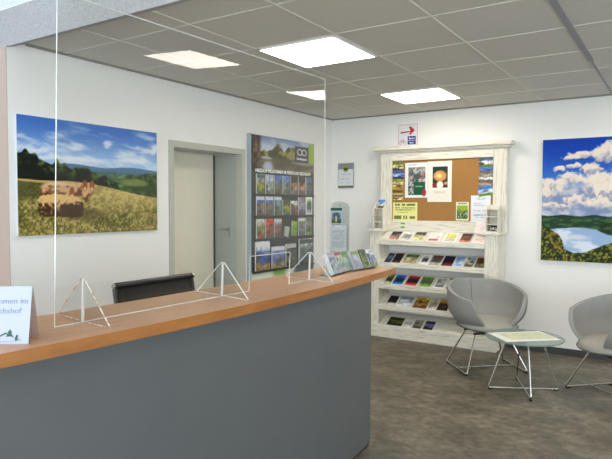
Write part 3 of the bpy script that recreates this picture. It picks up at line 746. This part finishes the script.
# leaflets on the sloping shelves : (px0, px1 -> metres) kind, colours, label
def X_(px): return -1.626+(px-383)*.01127
W_ = (240, 238, 228)
rows = [
 [(387, 399, ((40, 24, 26), (150, 110, 104), (206, 150, 130), .6, 41, None, .06), 'dark topped leaflet with a pink portrait photo'),
  (399.5, 412, ((230, 228, 214), (150, 146, 136), (222, 220, 210), .5, 42, None, .08), 'white leaflet with grey drawings'),
  (412.5, 425, ((70, 60, 44), (206, 196, 140), (214, 204, 160), .4, 43, None, .06), 'beige leaflet with a dark brown head'),
  (428, 441, ((238, 234, 226), (238, 228, 222), (196, 70, 76), .15, 44, None, .12), 'white leaflet with a red foot'),
  (444, 457, ((228, 222, 96), (214, 212, 150), (186, 186, 176), .15, 45, None, .1), 'white leaflet with a yellow block'),
  (459.5, 471, ((60, 26, 22), (120, 70, 50), (190, 120, 90), .5, 46, None, .03), 'dark maroon leaflet with orange lights'),
  (472, 484, ((238, 226, 210), (232, 208, 196), (238, 220, 206), .15, 47, None, .08), 'cream and pale pink leaflet')],
 [(383.5, 391, ((60, 66, 90), (90, 110, 150), (60, 50, 50), .5, 51, None, 0), 'narrow blue and black leaflet'),
  (391.5, 401, ((60, 36, 34), (30, 22, 22), (90, 60, 60), .4, 53, None, 0), 'black and maroon leaflet'),
  (402.5, 418, ((84, 104, 50), (206, 200, 160), (190, 170, 126), .5, 54, None, .03), 'green and beige countryside leaflet'),
  (420, 430, ((226, 224, 214), (60, 56, 66), (228, 226, 216), .3, 55, None, .15), 'white leaflet with a dark centre photo'),
  (431, 442, ((90, 60, 56), (110, 96, 90), (186, 180, 170), .5, 56, None, 0), 'brown and grey leaflet'),
  (443, 454, ((26, 34, 62), (24, 20, 22), (110, 30, 34), .4, 57, None, 0), 'navy and black leaflet with a red foot'),
  (454.5, 463.5, ((110, 160, 216), (206, 226, 244), (150, 190, 232), .25, 58, None, .05), 'light blue leaflet'),
  (464.5, 474, ((130, 150, 176), (190, 184, 150), (110, 104, 80), .6, 59, None, .04), 'pale blue and beige leaflet'),
  (474.5, 484, ((130, 76, 44), (120, 120, 76), (96, 86, 70), .7, 60, None, 0), 'rust brown and green leaflet')],
 [(383.5, 391, ((90, 130, 50), (54, 64, 60), (190, 200, 160), .5, 61, None, 0), 'narrow green leaflet'),
  (392, 404, ((20, 104, 196), (30, 50, 70), (40, 140, 216), .3, 62, None, .02), 'bright blue leaflet with a dark car photo'),
  (405.5, 419, ((170, 22, 32), (20, 20, 22), (206, 50, 50), .25, 63, None, .05), 'red, black and white leaflet'),
  (420, 433.5, ((86, 150, 30), (96, 100, 80), (140, 184, 50), .4, 64, None, .04), 'bright green leaflet with a group photo'),
  (435.5, 447, ((166, 164, 156), (178, 178, 170), (120, 118, 110), .25, 65, None, .08), 'silver grey leaflet'),
  (448, 460, ((40, 36, 28), (80, 76, 50), (60, 50, 44), .6, 66, None, 0), 'dark brown leaflet behind the chair back')],
 [(386, 396, ((24, 18, 20), (34, 26, 28), (226, 224, 216), .3, 71, None, 0), 'black leaflet with a white foot'),
  (396.5, 413, ((150, 150, 180), (216, 222, 224), (226, 230, 226), .3, 72, None, .02), 'wide white leaflet with a blue emblem'),
  (414.5, 429, ((196, 160, 40), (150, 110, 50), (110, 70, 40), .6, 73, None, 0), 'yellow and brown food leaflet'),
  (430, 438, ((206, 196, 180), (160, 150, 140), (220, 214, 204), .4, 74, None, 0), 'beige leaflet'),
  (439, 450, ((196, 150, 30), (60, 24, 22), (40, 24, 22), .4, 75, None, 0), 'dark red leaflet with a yellow head')],
 [(386, 404, ((36, 38, 22), (80, 88, 44), (30, 30, 24), .5, 81, None, .03), 'wide dark olive leaflet'),
  (404.5, 413, ((226, 226, 216), (190, 190, 180), (226, 226, 216), .2, 82, None, .05), 'small white leaflet with a grey line drawing'),
  (414, 424, ((150, 144, 128), (130, 126, 112), (70, 66, 60), .3, 83, None, .02), 'taupe grey leaflet'),
  (425, 436, ((24, 24, 40), (110, 110, 150), (30, 28, 40), .5, 84, None, .02), 'navy leaflet with a pale figure')]]
shn = ['top sloping shelf', 'second sloping shelf', 'third sloping shelf', 'fourth sloping shelf', 'bottom sloping shelf']
for k, (z, row) in enumerate(zip(shelves, rows)):
    for a, b, sp, lab in row:
        xa, xb = X_(a), X_(b); w = xb-xa-.006
        h = .185 if k != 4 else .15
        if a == 386 and k == 3: h = .17
        t = empty('leaflet', ((xa+xb)/2, bf+.012, z-.004), 0, lab+', on the '+shn[k], 'leaflet', 'leaflets on the sloping cabinet shelves')
        fr_ = RX(SL) @ T3((0, .004, .001)) @ RX(-PI/2)   # local XZ sheet -> lying on the slope
        fr_ = RX(SL) @ T3((0, .004, 0))
        bm = bmesh.new(); box(bm, -w/2, w/2, 0, h, .0005, .006); bm.transform(fr_); bobj('pages', bm, M['white'], t)
        # sheet facing up the slope normal
        leafy(w, h, sp, M['gloss_print'], t, fr_ @ T3((0, h/2, .0066)) @ RX(-PI/2))

# papers on the notice board
pf = hf+.0205
def pin(name, x0, x1, z0, z1, fn, label, cat, nx=24, ny=30, rot=0.0, group=None, dy=0.0, wall=False):
    yy = (YB-.001 if wall else pf)-dy
    t = empty(name, ((x0+x1)/2, yy, (z0+z1)/2), 0, label, cat, group)
    w, h = x1-x0, z1-z0
    R = Matrix.Rotation(rot, 4, 'Y')
    bm = bmesh.new(); box(bm, -w/2, w/2, -.0012, .0005, -h/2, h/2); bm.transform(R); bobj('sheet', bm, M['white'], t)
    picture('print', w, h, nx, ny, fn, M['gloss_print'], t, R @ T3((0, -.0016, 0)))
    return t
def lines(u, v, bg, ink, rows_, cols=.8, sd=1):
    img = C(bg)+0*u[..., None]
    for (a, b, x0, x1) in rows_:
        f = ((v > a) & (v < b) & (u > x0) & (u < x1)).astype(float)*(vnoise(u*40, v*0+a*90, sd) > .3)
        img = mixc(img, C(ink), f*cols)
    return img
def post_food(u, v):
    img = C((238, 240, 238))+0*u[..., None]
    q = ((u > .14) & (u < .92) & (v > .13) & (v < .94)).astype(float)
    ph_ = mixc(C((70, 84, 80))+0*u[..., None], C((200, 190, 182)), sm(.4, .7, fbm(u*9, v*12, 3)))
    ph_ = mixc(ph_, C((150, 60, 60)), sm(.62, .75, fbm(u*12, v*12, 5)))
    img = mixc(img, ph_, q*(v < .6))
    img = mixc(img, C((16, 84, 58)), q*(v >= .56)*(u > .38))
    img = mixc(img, mixc(C((40, 60, 52))+0*u[..., None], C((190, 190, 186)), sm(.4, .6, fbm(u*20, v*20, 9))), q*(v >= .56)*(u <= .38))
    img = mixc(img, C((170, 30, 40)), blob(u, v, .86, .86, .09, .1, .3, 3, .3))
    img = mixc(img, C((160, 190, 174)), ((v > .66) & (v < .69) & (u > .45) & (u < .8)).astype(float))
    img = mixc(img, C((120, 190, 150)), ((v > .74) & (v < .76) & (u > .45) & (u < .75)).astype(float))
    img = mixc(img, C((170, 176, 178)), ((v > .05) & (v < .08) & (u > .14) & (u < .55)).astype(float))
    return img
def post_soup(u, v):
    img = C((234, 228, 212))+0*u[..., None]
    q = ((u > .2) & (u < .84) & (v > .13) & (v < .66)).astype(float)
    img = mixc(img, C((242, 238, 226)), ((u > .1) & (u < .9) & (v > .05) & (v < .7)).astype(float))
    top = ((v > .15) & (v < .30)).astype(float)*q
    d = mixc(C((30, 44, 30))+0*u[..., None], C((60, 30, 26)), sm(.3, .5, v))
    img = mixc(img, d, q)
    img = mixc(img, C((206, 150, 80)), blob(u, v, .52, .36, .27, .13, .12, 3, .15))
    img = mixc(img, C((236, 206, 130)), blob(u, v, .48, .36, .12, .05, .4, 6, .5))
    img = mixc(img, C((240, 234, 220)), blob(u, v, .52, .58, .14, .09, .15, 3, .2))
    img = mixc(img, C((130, 30, 30)), blob(u, v, .30, .58, .09, .05, .3, 3, .2))
    img = mixc(img, C((214, 150, 110)), blob(u, v, .76, .54, .07, .04, .3, 3, .2))
    img = mixc(img, C((206, 206, 186)), ((v > .73) & (v < .79) & (u > .25) & (u < .75)).astype(float)*.6)
    return img
pin('poster', -1.452, -1.185, 1.585, 1.978, post_food, 'white poster with food photos and a dark green block on the cork board', 'poster', 40, 50)
pin('poster', -1.182, -.905, 1.535, 1.985, post_soup, 'cream poster with a round dish photo on the cork board', 'poster', 40, 50, dy=.002)
def yel(u, v):
    return lines(u, v, (232, 228, 150), (80, 96, 50), [(.08, .17, .08, .92), (.27, .32, .08, .92), (.38, .44, .08, .92), (.52, .54, .2, .8), (.70, .90, .05, .35), (.72, .9, .42, .60), (.74, .88, .7, .92)], .8)
pin('notice', -1.60, -1.30, 1.318, 1.53, yel, 'yellow notice with handwritten dark heading at the lower left of the cork board', 'notice', 50, 36)
def greenp(u, v):
    img = C((226, 230, 190))+0*u[..., None]
    q = ((u > .08) & (u < .92) & (v > .17) & (v < .93)).astype(float)
    ph_ = mixc(C((150, 176, 50))+0*u[..., None], C((60, 92, 44)), sm(.4, .6, v+.3*(fbm(u*9, v*12, 4)-.5)))
    ph_ = mixc(ph_, C((216, 214, 196)), sm(.58, .7, fbm(u*14, v*10, 8))*sm(.5, .6, v))
    return mixc(mixc(img, ph_, q), C((90, 90, 70)), ((v > .06) & (v < .11) & (u > .15) & (u < .85)).astype(float)*.7)
pin('notice', -.853, -.715, 1.335, 1.535, greenp, 'green picture notice beside the white text sheet on the cork board', 'notice')
def whitep(u, v):
    return lines(u, v, (232, 234, 238), (150, 156, 166), [(.08, .11, .2, .8), (.15, .17, .3, .7), (.28, .31, .1, .55), (.36, .38, .1, .8), (.5, .52, .15, .85), (.56, .58, .15, .75), (.72, .76, .15, .9), (.8, .84, .25, .8)], .8)
pin('notice', -.692, -.482, 1.322, 1.605, whitep, 'white typed sheet at the lower right of the cork board', 'notice', 30, 40)
pcs = [(-1.605, -1.475, 1.90, 1.995, ((110, 130, 60), (196, 190, 140), (60, 60, 60), .6, 91, None, 0), 'postcard of a white farmhouse, top in the left cork board column', .0),
       (-1.605, -1.465, 1.80, 1.895, ((60, 90, 160), (150, 170, 206), (40, 60, 90), .5, 92, None, 0), 'blue postcard, second in the left cork board column', .06),
       (-1.608, -1.47, 1.70, 1.795, ((150, 160, 80), (190, 180, 120), (170, 120, 50), .6, 93, None, 0), 'yellow green postcard, third in the left cork board column', -.04),
       (-1.605, -1.475, 1.62, 1.695, ((170, 150, 70), (90, 60, 40), (206, 190, 110), .6, 94, None, 0), 'golden brown postcard, fourth in the left cork board column', .03),
       (-1.605, -1.475, 1.54, 1.615, ((120, 90, 60), (206, 196, 130), (120, 110, 60), .6, 95, None, 0), 'beige postcard, lowest in the left cork board column', -.03),
       (-.612, -.462, 1.905, 2.0, ((70, 96, 130), (214, 216, 214), (70, 110, 50), .6, 96, None, 0), 'postcard of a half timbered house, top in the right cork board column', .0),
       (-.598, -.462, 1.80, 1.90, ((70, 104, 180), (110, 100, 90), (150, 150, 120), .6, 97, None, 0), 'postcard with blue sky and dark rock, second in the right cork board column', -.06),
       (-.612, -.465, 1.71, 1.80, ((216, 220, 216), (110, 76, 56), (130, 140, 130), .6, 98, None, 0), 'postcard with brown animals, third in the right cork board column', .04),
       (-.615, -.462, 1.60, 1.70, ((60, 120, 206), (206, 220, 236), (90, 140, 50), .4, 99, None, 0), 'postcard of blue sky over a green meadow, lowest in the right cork board column', -.15)]
for x0, x1, z0_, z1_, sp, lab, ro in pcs:
    pin('postcard', x0, x1, z0_, z1_, cover(sp), lab, 'postcard', 20, 14, rot=ro, group='postcards pinned to the cork board', dy=.003)
# small green tag on the lower rail
t = pin('sticker', -1.492, -1.440, 1.238, 1.300, cover(((120, 160, 50), (226, 236, 206), (110, 150, 50), .1, 7, None, 0)), 'small green and white sticker on the lower frame rail under the yellow notice', 'sticker', 8, 8, dy=.0225)

# little pigeonhole boxes on the ledges
def pigeon(x, y, label, top):
    t = empty('card_box', (x, y, 1.222), 0, label, 'card box', 'small wooden card boxes on the cabinet')
    w, d, hh = .128, .12, .285
    for s in (-1, 1):
        bm = bmesh.new(); prism(bm, [(-d/2, 0), (d/2, 0), (d/2, hh+.0), (d/2-.05, hh+.0), (-d/2, hh-.05)], .009, 'x', s*(w/2-.0045)-.0045); bobj('side', bm, M['wwoodv'], t)
    for k in range(4):
        z = .0+k*.078
        dd = d/2-.012 if k == 3 else d/2
        bx('shelf', M['wwood'], (-w/2+.009, w/2-.009, -dd, d/2, z, z+.009), t)
    bx('back', M['wwood'], (-w/2+.009, w/2-.009, d/2-.007, d/2, 0, hh), t)
    return t
pigeon(-1.715, 3.545, 'small white wooden card box on the left ledge of the cabinet', None)
pigeon(-.425, 3.545, 'small white wooden card box on the right ledge of the cabinet', None)
def minicard(x, y, z, w, h, spec, label, lean_=.25):
    t = empty('card', (x, y, z), 0, label, 'card', 'cards in the small boxes')
    bm = bmesh.new(); R = RX(-lean_); box(bm, -w/2, w/2, 0, .006, 0, h); bm.transform(R); bobj('pages', bm, M['white'], t)
    leafy(w, h, spec, M['gloss_print'], t, R @ T3((0, -.0006, h/2)), nx=8, ny=10)
minicard(-1.700, 3.53, 1.2225+.243, .085, .10, ((96, 150, 220), (206, 216, 226), (110, 70, 50), .4, 6, None, 0), 'blue sky card standing on top of the left card box')
minicard(-.405, 3.515, 1.2315, .085, .062, ((40, 36, 36), (190, 186, 180), (90, 84, 80), .7, 9, None, 0), 'black and white card in the bottom hole of the right card box', .1)
# white paper leaning at the right end of the top shelf
t = empty('leaflet', (-.565, 3.535, 1.20), 0, 'pale pink paper sheet standing against the frame beside the right card box', 'leaflet')
bm = bmesh.new(); box(bm, -.062, .062, 0, .003, 0, .13); bm.transform(RX(-.3) @ Matrix.Rotation(.12, 4, 'Y')); bobj('pages', bm, M['white'], t)
leafy(.12, .128, ((240, 226, 222), (236, 216, 212), (240, 226, 222), .08, 4, None, 0), M['gloss_print'], t, RX(-.3) @ Matrix.Rotation(.12, 4, 'Y') @ T3((0, -.0008, .065)), nx=6, ny=6)

# ------------------------------------------------------------------ signs on the back wall
sg = empty('direction_sign', (-1.455, YB, 2.303), 0, 'white sign with a red arrow, bicycle and blue panel above the notice board', 'sign')
bx('plate', M['white'], (-.119, .119, -.006, -.0008, -.124, .124), sg)
bm = bmesh.new()
for b in ((-.119, .119, -.0075, -.006, .118, .124), (-.119, .119, -.0075, -.006, -.124, -.118), (-.119, -.114, -.0075, -.006, -.124, .124), (.114, .119, -.0075, -.006, -.124, .124)): box(bm, *b)
bobj('border', bm, mat('sign_border', (206, 150, 150), .5), sg)
bm = bmesh.new(); prism(bm, [(-.088, .040), (.035, .046), (.015, .095), (.038, .098), (.086, .052), (.034, .002), (.012, .008), (.038, .034), (-.088, .022)], .002, 'y', -.009); bobj('arrow', bm, M['red'], sg)
bx('blue_panel', M['blue'], (.0, .098, -.009, -.006, -.108, -.014), sg)
bx('blue_panel_gap', M['whiteink'], (.004, .094, -.0105, -.009, -.065, -.061), sg)
text('lettering', 'Bahnhof', .026, M['whiteink'], sg, T3((.049, -.0098, -.048)) @ TX, sx=.8, bold=.0006)
text('lettering', 'Busse', .026, M['whiteink'], sg, T3((.049, -.0098, -.096)) @ TX, sx=.8, bold=.0006)
bm = bmesh.new()
for s in (-1, 1): tube(bm, [(-.062+s*.026+.017*math.cos(2*PI*k/12), -.008, -.085+.017*math.sin(2*PI*k/12)) for k in range(12)], .002, 4, closed=True)
for p in ([(-.088, -.085), (-.074, -.055), (-.050, -.058), (-.036, -.085)], [(-.074, -.055), (-.062, -.085), (-.050, -.058), (-.056, -.045), (-.046, -.042)], [(-.080, -.050), (-.068, -.050)]):
    tube(bm, [(a, -.008, b) for a, b in p], .002, 4)
bobj('bicycle', bm, M['red'], sg)

ce = empty('certificate', (-2.264, YB, 1.86), 0, 'small certificate plate with grey head and green badge beside the room corner', 'certificate')
bx('plate', M['metal'], (-.112, .112, -.012, -.0008, -.154, .154), ce, .002)
def cert(u, v):
    img = lines(u, v, (214, 218, 222), (140, 146, 156), [(.42, .45, .15, .85), (.56, .58, .12, .8), (.62, .64, .12, .75), (.78, .82, .12, .3), (.78, .82, .6, .82)], .7)
    img = mixc(img, C((136, 140, 142)), (v < .24).astype(float)); img = mixc(img, C((96, 110, 60)), (v > .93).astype(float))
    d = np.sqrt((u-.5)**2+((v-.22)*1.4)**2); img = mixc(img, C((130, 150, 40)), (d < .19).astype(float)); img = mixc(img, C((40, 46, 30)), (d < .15).astype(float)*(np.abs(v-.22) < .05))
    return img
picture('print', .206, .29, 26, 36, cert, M['gloss_print'], ce, T3((0, -.0126, 0)))

wh = empty('wall_holder', (-2.35, YB, .90), 0, 'clear arched acrylic leaflet holder on the back wall by the corner', 'leaflet holder')
bm = bmesh.new(); pl_ = [(-.135, 0), (.135, 0), (.135, .57)]+[(.135*math.cos(a), .57+.075*math.sin(a)) for a in [PI*k/12 for k in range(1, 12)]]+[(-.135, .57)]
prism(bm, pl_, .004, 'y', -.006); bobj('back_plate', bm, clear('holder_acrylic', tint=(248, 250, 250), base_mix=.08, base=(225, 228, 228)), wh)
for z in (.02, .36): bx('pocket', M['pocket'], (-.13, .125 if z < .1 else .06, -.050, -.048, z, z+(.30 if z < .1 else .17)), wh)
bx('pocket_floor', M['pocket'], (-.13, .125, -.050, -.006, .018, .020), wh); bx('pocket_floor', M['pocket'], (-.13, .06, -.050, -.006, .358, .360), wh)
for p in ((0, .60), (.10, .46)):
    bm = bmesh.new(); tube(bm, [(p[0], -.006, p[1]), (p[0], -.012, p[1])], .009, 10); bobj('screw_cap', bm, M['chrome'], wh, True)
def greenhead(u, v):
    img = C((226, 230, 232))+0*u[..., None]
    img = mixc(img, C((40, 96, 70)), (v < .16).astype(float))
    q = ((u > .1) & (u < .92) & (v > .26) & (v < .95)).astype(float)
    ph_ = mixc(C((150, 180, 214))+0*u[..., None], C((70, 96, 50)), sm(.6, .75, v)); ph_ = mixc(ph_, C((80, 90, 96)), blob(u, v, .5, .5, .3, .22, .2, 3, .3)); ph_ = mixc(ph_, C((226, 226, 200)), blob(u, v, .5, .68, .08, .2, .2, 3, .2))
    return mixc(img, ph_, q)
def sheetp(u, v):
    return lines(u, v, (228, 230, 236), (150, 152, 160), [(.04, .08, .1, .25), (.04, .08, .75, .92)]+[(.2+.045*k, .222+.045*k, .1, .9-.1*(k % 3 == 2)) for k in range(15)], .65)
t = empty('leaflet', (-2.385, YB-.018, 1.262), 0, 'green headed leaflet with a garden photo in the upper pocket of the arched wall holder', 'leaflet')
bx('pages', M['white'], (-.085, .085, -.012, .0, 0, .20), t); picture('printed_cover', .17, .20, 22, 26, greenhead, M['gloss_print'], t, T3((0, -.0125, .10)))
t = empty('leaflet', (-2.352, YB-.018, .922), 0, 'white typed sheet in the lower pocket of the arched wall holder', 'leaflet')
bx('pages', M['white'], (-.112, .112, -.012, .0, 0, .33), t); picture('printed_cover', .224, .33, 26, 48, sheetp, M['gloss_print'], t, T3((0, -.0125, .165)))

# ------------------------------------------------------------------ tub chairs
def shell_grid(na=120, nv=16):
    """rows of points of the shell's outer surface: angle a (0 = front, local -Y)"""
    rim = []
    G = []
    for i in range(na):
        a = 2*PI*i/na; aa = abs((a+PI) % (2*PI)-PI)          # 0 front .. pi back
        t = float(sm(math.radians(22), math.radians(50), np.array(aa)))
        zr = .40+(.665-.40)*t+(.775-.655)*float(sm(math.radians(40), math.radians(150), np.array(aa)))
        row = []
        for k in range(nv+1):
            v = k/nv
            z = .345+(zr-.345)*v
            f = min(1, (z-.345)/.30)
            r = .13+.225*(1-(1-f)**2.8)
            r *= 1+.02*math.cos(2*a)
            tilt = max(0, z-.5)*.16*(1 if aa > PI/2 else 0)*(-math.cos(a))
            x = math.sin(a)*r*1.02; y = -math.cos(a)*(r*.94) + tilt
            row.append((x, y, z))
        G.append(row)
    return G
def tub_chair(loc, rz, label):
    t = empty('tub_chair', loc, rz, label, 'chair', 'grey tub chairs at the glass table')
    G = shell_grid(); na = len(G); bm = bmesh.new()
    V = [[bm.verts.new(p) for p in r] for r in G]; nv = len(V[0])
    for i in range(na):
        for k in range(nv-1): bm.faces.new((V[i][k], V[(i+1) % na][k], V[(i+1) % na][k+1], V[i][k+1]))
    bc = bm.verts.new((0, 0, .338))
    for i in range(na): bm.faces.new((V[(i+1) % na][0], V[i][0], bc))
    o = bobj('shell', bm, M['fabric'], t, True)
    for p in o.data.polygons: p.use_smooth = True
    sd = o.modifiers.new('solid', 'SOLIDIFY'); sd.thickness = .034; sd.offset = -1; sd.use_even_offset = False
    bv = o.modifiers.new('bev', 'BEVEL'); bv.width = .012; bv.segments = 3; bv.limit_method = 'ANGLE'; bv.angle_limit = math.radians(50)
    # piping along the shell bottom front & the centre back seam
    bm = bmesh.new(); pts = []
    for k in range(4, 17):
        x, y, z = G[na//2][k]; pts.append((x, y-.036, z))
    tube(bm, pts, .0022, 5); bobj('seam', bm, M['piping'], t, True)
    # seat cushion
    bm = bmesh.new(); na2 = 48; prof = [(0, .385), (.6, .385), (.93, .39), (1.0, .408), (1.0, .425), (.95, .445), (.85, .456), (.6, .463), (0, .465)]
    rings = []
    for f, z in prof:
        if f == 0: rings.append([bm.verts.new((0, -.005, z))]); continue
        ring = []
        for i in range(na2):
            a = 2*PI*i/na2; fr = max(0, math.cos(a))
            rr = .262*f*(1+.07*fr)
            sag = -.018*max(0, math.cos(a))**2*f
            ring.append(bm.verts.new((math.sin(a)*rr*1.0, -math.cos(a)*rr*.96-.005, z+sag)))
        rings.append(ring)
    for j in range(len(rings)-1):
        A_, B_ = rings[j], rings[j+1]
        for i in range(na2):
            if len(A_) == 1: bm.faces.new((A_[0], B_[i], B_[(i+1) % na2]))
            elif len(B_) == 1: bm.faces.new((A_[i], A_[(i+1) % na2], B_[0]))
            else: bm.faces.new((A_[i], A_[(i+1) % na2], B_[(i+1) % na2], B_[i]))
    bobj('cushion', bm, M['cushion'], t, True)
    bm = bmesh.new(); tube(bm, [(math.sin(2*PI*i/na2)*.266*(1+.07*max(0, math.cos(2*PI*i/na2))), -math.cos(2*PI*i/na2)*.266*.96*(1+.07*max(0, math.cos(2*PI*i/na2)))-.005, .402-.018*max(0, math.cos(2*PI*i/na2))**2) for i in range(na2)], .005, 5, closed=True)
    bobj('seat_piping', bm, M['piping'], t, True)
    # frame: two side runners with legs, a cross bar
    fw, fd = .285, .232; r = .0075
    for s in (-1, 1):
        bm = bmesh.new()
        pts = bend([(s*.15, -.10, .352), (s*(fw), -fd, .012), (s*(fw), fd, .012), (s*.15, .10, .352)], .022)
        tube(bm, pts, r, 8); rn = bobj('side_frame', bm, M['chrome'], t, True)
        for q in (-1, 1):
            bx('rubber_foot', M['foot'], (s*fw-.010, s*fw+.010, q*(fd-.03)-.02, q*(fd-.03)+.02, 0.0, .012), rn)
    tb('cross_bar', M['chrome'], [(-fw, 0, .014), (fw, 0, .014)], .0065, t)
    bm = bmesh.new(); box(bm, -.17, .17, -.115, -.095, .336, .352); box(bm, -.17, .17, .095, .115, .336, .352); bobj('seat_bracket', bm, M['black'], t)
    return t
f1 = (.66, -.75); f2 = (-.70, -.71)
c1 = (-.275, 2.815); c2 = (.805, 2.545)
def rot_for(f): return math.atan2(f[1], f[0])+PI/2
tub_chair((c1[0], c1[1], 0), rot_for(f1), 'grey felt tub chair on wire legs in front of the leaflet cabinet')
tub_chair((c2[0], c2[1], 0), rot_for(f2), 'grey felt tub chair at the right edge, under the lake picture')

# ------------------------------------------------------------------ glass side table
tx, ty = .165, 2.34
tt = empty('side_table', (tx, ty, 0), 0, 'low round frosted glass table on crossed wire legs between the two chairs', 'table')
bm = bmesh.new(); bmesh.ops.create_cone(bm, cap_ends=True, segments=72, radius1=.302, radius2=.302, depth=.010); bm.transform(T3((0, 0, .433)))
es = [e for e in bm.edges if len([f for f in e.link_faces if len(f.verts) > 4]) == 1]; bmesh.ops.bevel(bm, geom=es, offset=.002, segments=2, affect='EDGES')
bobj('glass_top', bm, M['frost'], tt, True)
feet = {'L': (-.083-tx+.0, 2.205-ty), 'R': (.405-tx, 2.468-ty), 'F': (.28-tx, 2.075-ty), 'B': (.048-tx, 2.61-ty)}
def leg_loop(a, b, zz):
    (ax, ay), (bx_, by_) = a, b
    bm = bmesh.new(); k = .50
    tube(bm, bend([(ax*k, ay*k, .427), (ax, ay, zz), (bx_, by_, zz), (bx_*k, by_*k, .427)], .02), .0068, 8)
    o = bobj('wire_frame', bm, M['chrome'], tt, True)
    for p in (a, b):
        bm = bmesh.new(); d = Vector((p[0], p[1], 0)).normalized(); c = Vector((p[0], p[1], 0))*.93
        tube(bm, [(c.x-d.x*.018, c.y-d.y*.018, .009), (c.x+d.x*.018, c.y+d.y*.018, .009)], .009, 8); bobj('rubber_foot', bm, M['foot'], o, True)
leg_loop(feet['L'], feet['R'], .014); leg_loop(feet['F'], feet['B'], .020)
bm = bmesh.new()
for k in ('L', 'R', 'F', 'B'):
    a, b = feet[k]; tube(bm, [(a*.5, b*.5, .418), (a*.5, b*.5, .4275)], .022, 12)
bobj('glass_pad', bm, M['metal'], tt, True)
# map sheet
ms = empty('map_sheet', (.160, 2.338, .4385), math.radians(42), 'printed map sheet with a pale green landscape lying on the glass table', 'map')
bx('sheet', M['white'], (-.232, .232, -.160, .160, 0, .0012), ms)
def mp_(u, v):
    img = C((240, 240, 228))+0*u[..., None]
    q = ((u > .15) & (u < .96) & (v > .10) & (v < .84)).astype(float)
    ph_ = mixc(C((216, 218, 186))+0*u[..., None], C((188, 198, 156)), sm(.4, .65, fbm(u*14, v*14, 4, 4))); ph_ = mixc(ph_, C((226, 220, 176)), sm(.55, .7, fbm(u*20, v*18, 9)))
    ph_ = mixc(ph_, C((190, 206, 210)), sm(.6, .75, fbm(u*9, v*9, 19)))
    return mixc(img, ph_, q)
picture('print', .462, .318, 60, 46, mp_, M['gloss_print'], ms, T3((0, 0, .0018)) @ RX(-PI/2))

# ------------------------------------------------------------------ daylight
w = bpy.data.worlds.new('World'); S.world = w; w.use_nodes = True
nt = w.node_tree; bg = nt.nodes['Background']
bg.inputs['Color'].default_value = (.82, .91, 1.0, 1); bg.inputs['Strength'].default_value = 7.0
def portal(loc, rot, sx, sy):
    l = bpy.data.lights.new('window_portal', 'AREA'); l.shape = 'RECTANGLE'; l.size = sx; l.size_y = sy
    l.cycles.is_portal = True
    o = bpy.data.objects.new('window_portal', l); COL.objects.link(o); o.location = loc; o.rotation_euler = rot
portal(((wx0+wx1)/2, YN-.16, 1.55), (PI/2, 0, 0), wx1-wx0, 2.1)
portal((XR+.16, (wy0+wy1)/2, 1.6), (PI/2, 0, PI/2), wy1-wy0, 1.5)

# ------------------------------------------------------------------ camera
f_px, pit, yaw, rol = 576.73, -.04278, .578617, .0027982
cp, sp_ = math.cos(pit), math.sin(pit); cyw, syw = math.cos(yaw), math.sin(yaw); cr, sr = math.cos(rol), math.sin(rol)
R1_ = Matrix(((cyw, syw, 0), (-syw, cyw, 0), (0, 0, 1)))
R2_ = Matrix(((1, 0, 0), (0, cp, sp_), (0, -sp_, cp)))
R3_ = Matrix(((cr, 0, sr), (0, 1, 0), (-sr, 0, cr)))
RR = R3_ @ R2_ @ R1_
right, fwd, up = RR[0], RR[1], RR[2]
cam = bpy.data.cameras.new('Camera'); co = bpy.data.objects.new('Camera', cam); COL.objects.link(co)
cam.sensor_width = 36; cam.lens = f_px/612*36; cam.clip_start = .05
co.matrix_world = Matrix(((right[0], up[0], -fwd[0], 1.21436), (right[1], up[1], -fwd[1], -2.51018), (right[2], up[2], -fwd[2], 1.5), (0, 0, 0, 1)))
S.camera = co
vs_ = S.view_settings; S.display_settings.display_device = 'sRGB'
vs_.view_transform = 'Standard'; vs_.look = 'None'; vs_.gamma = 1; vs_.use_curve_mapping = False; vs_.exposure = 0.05
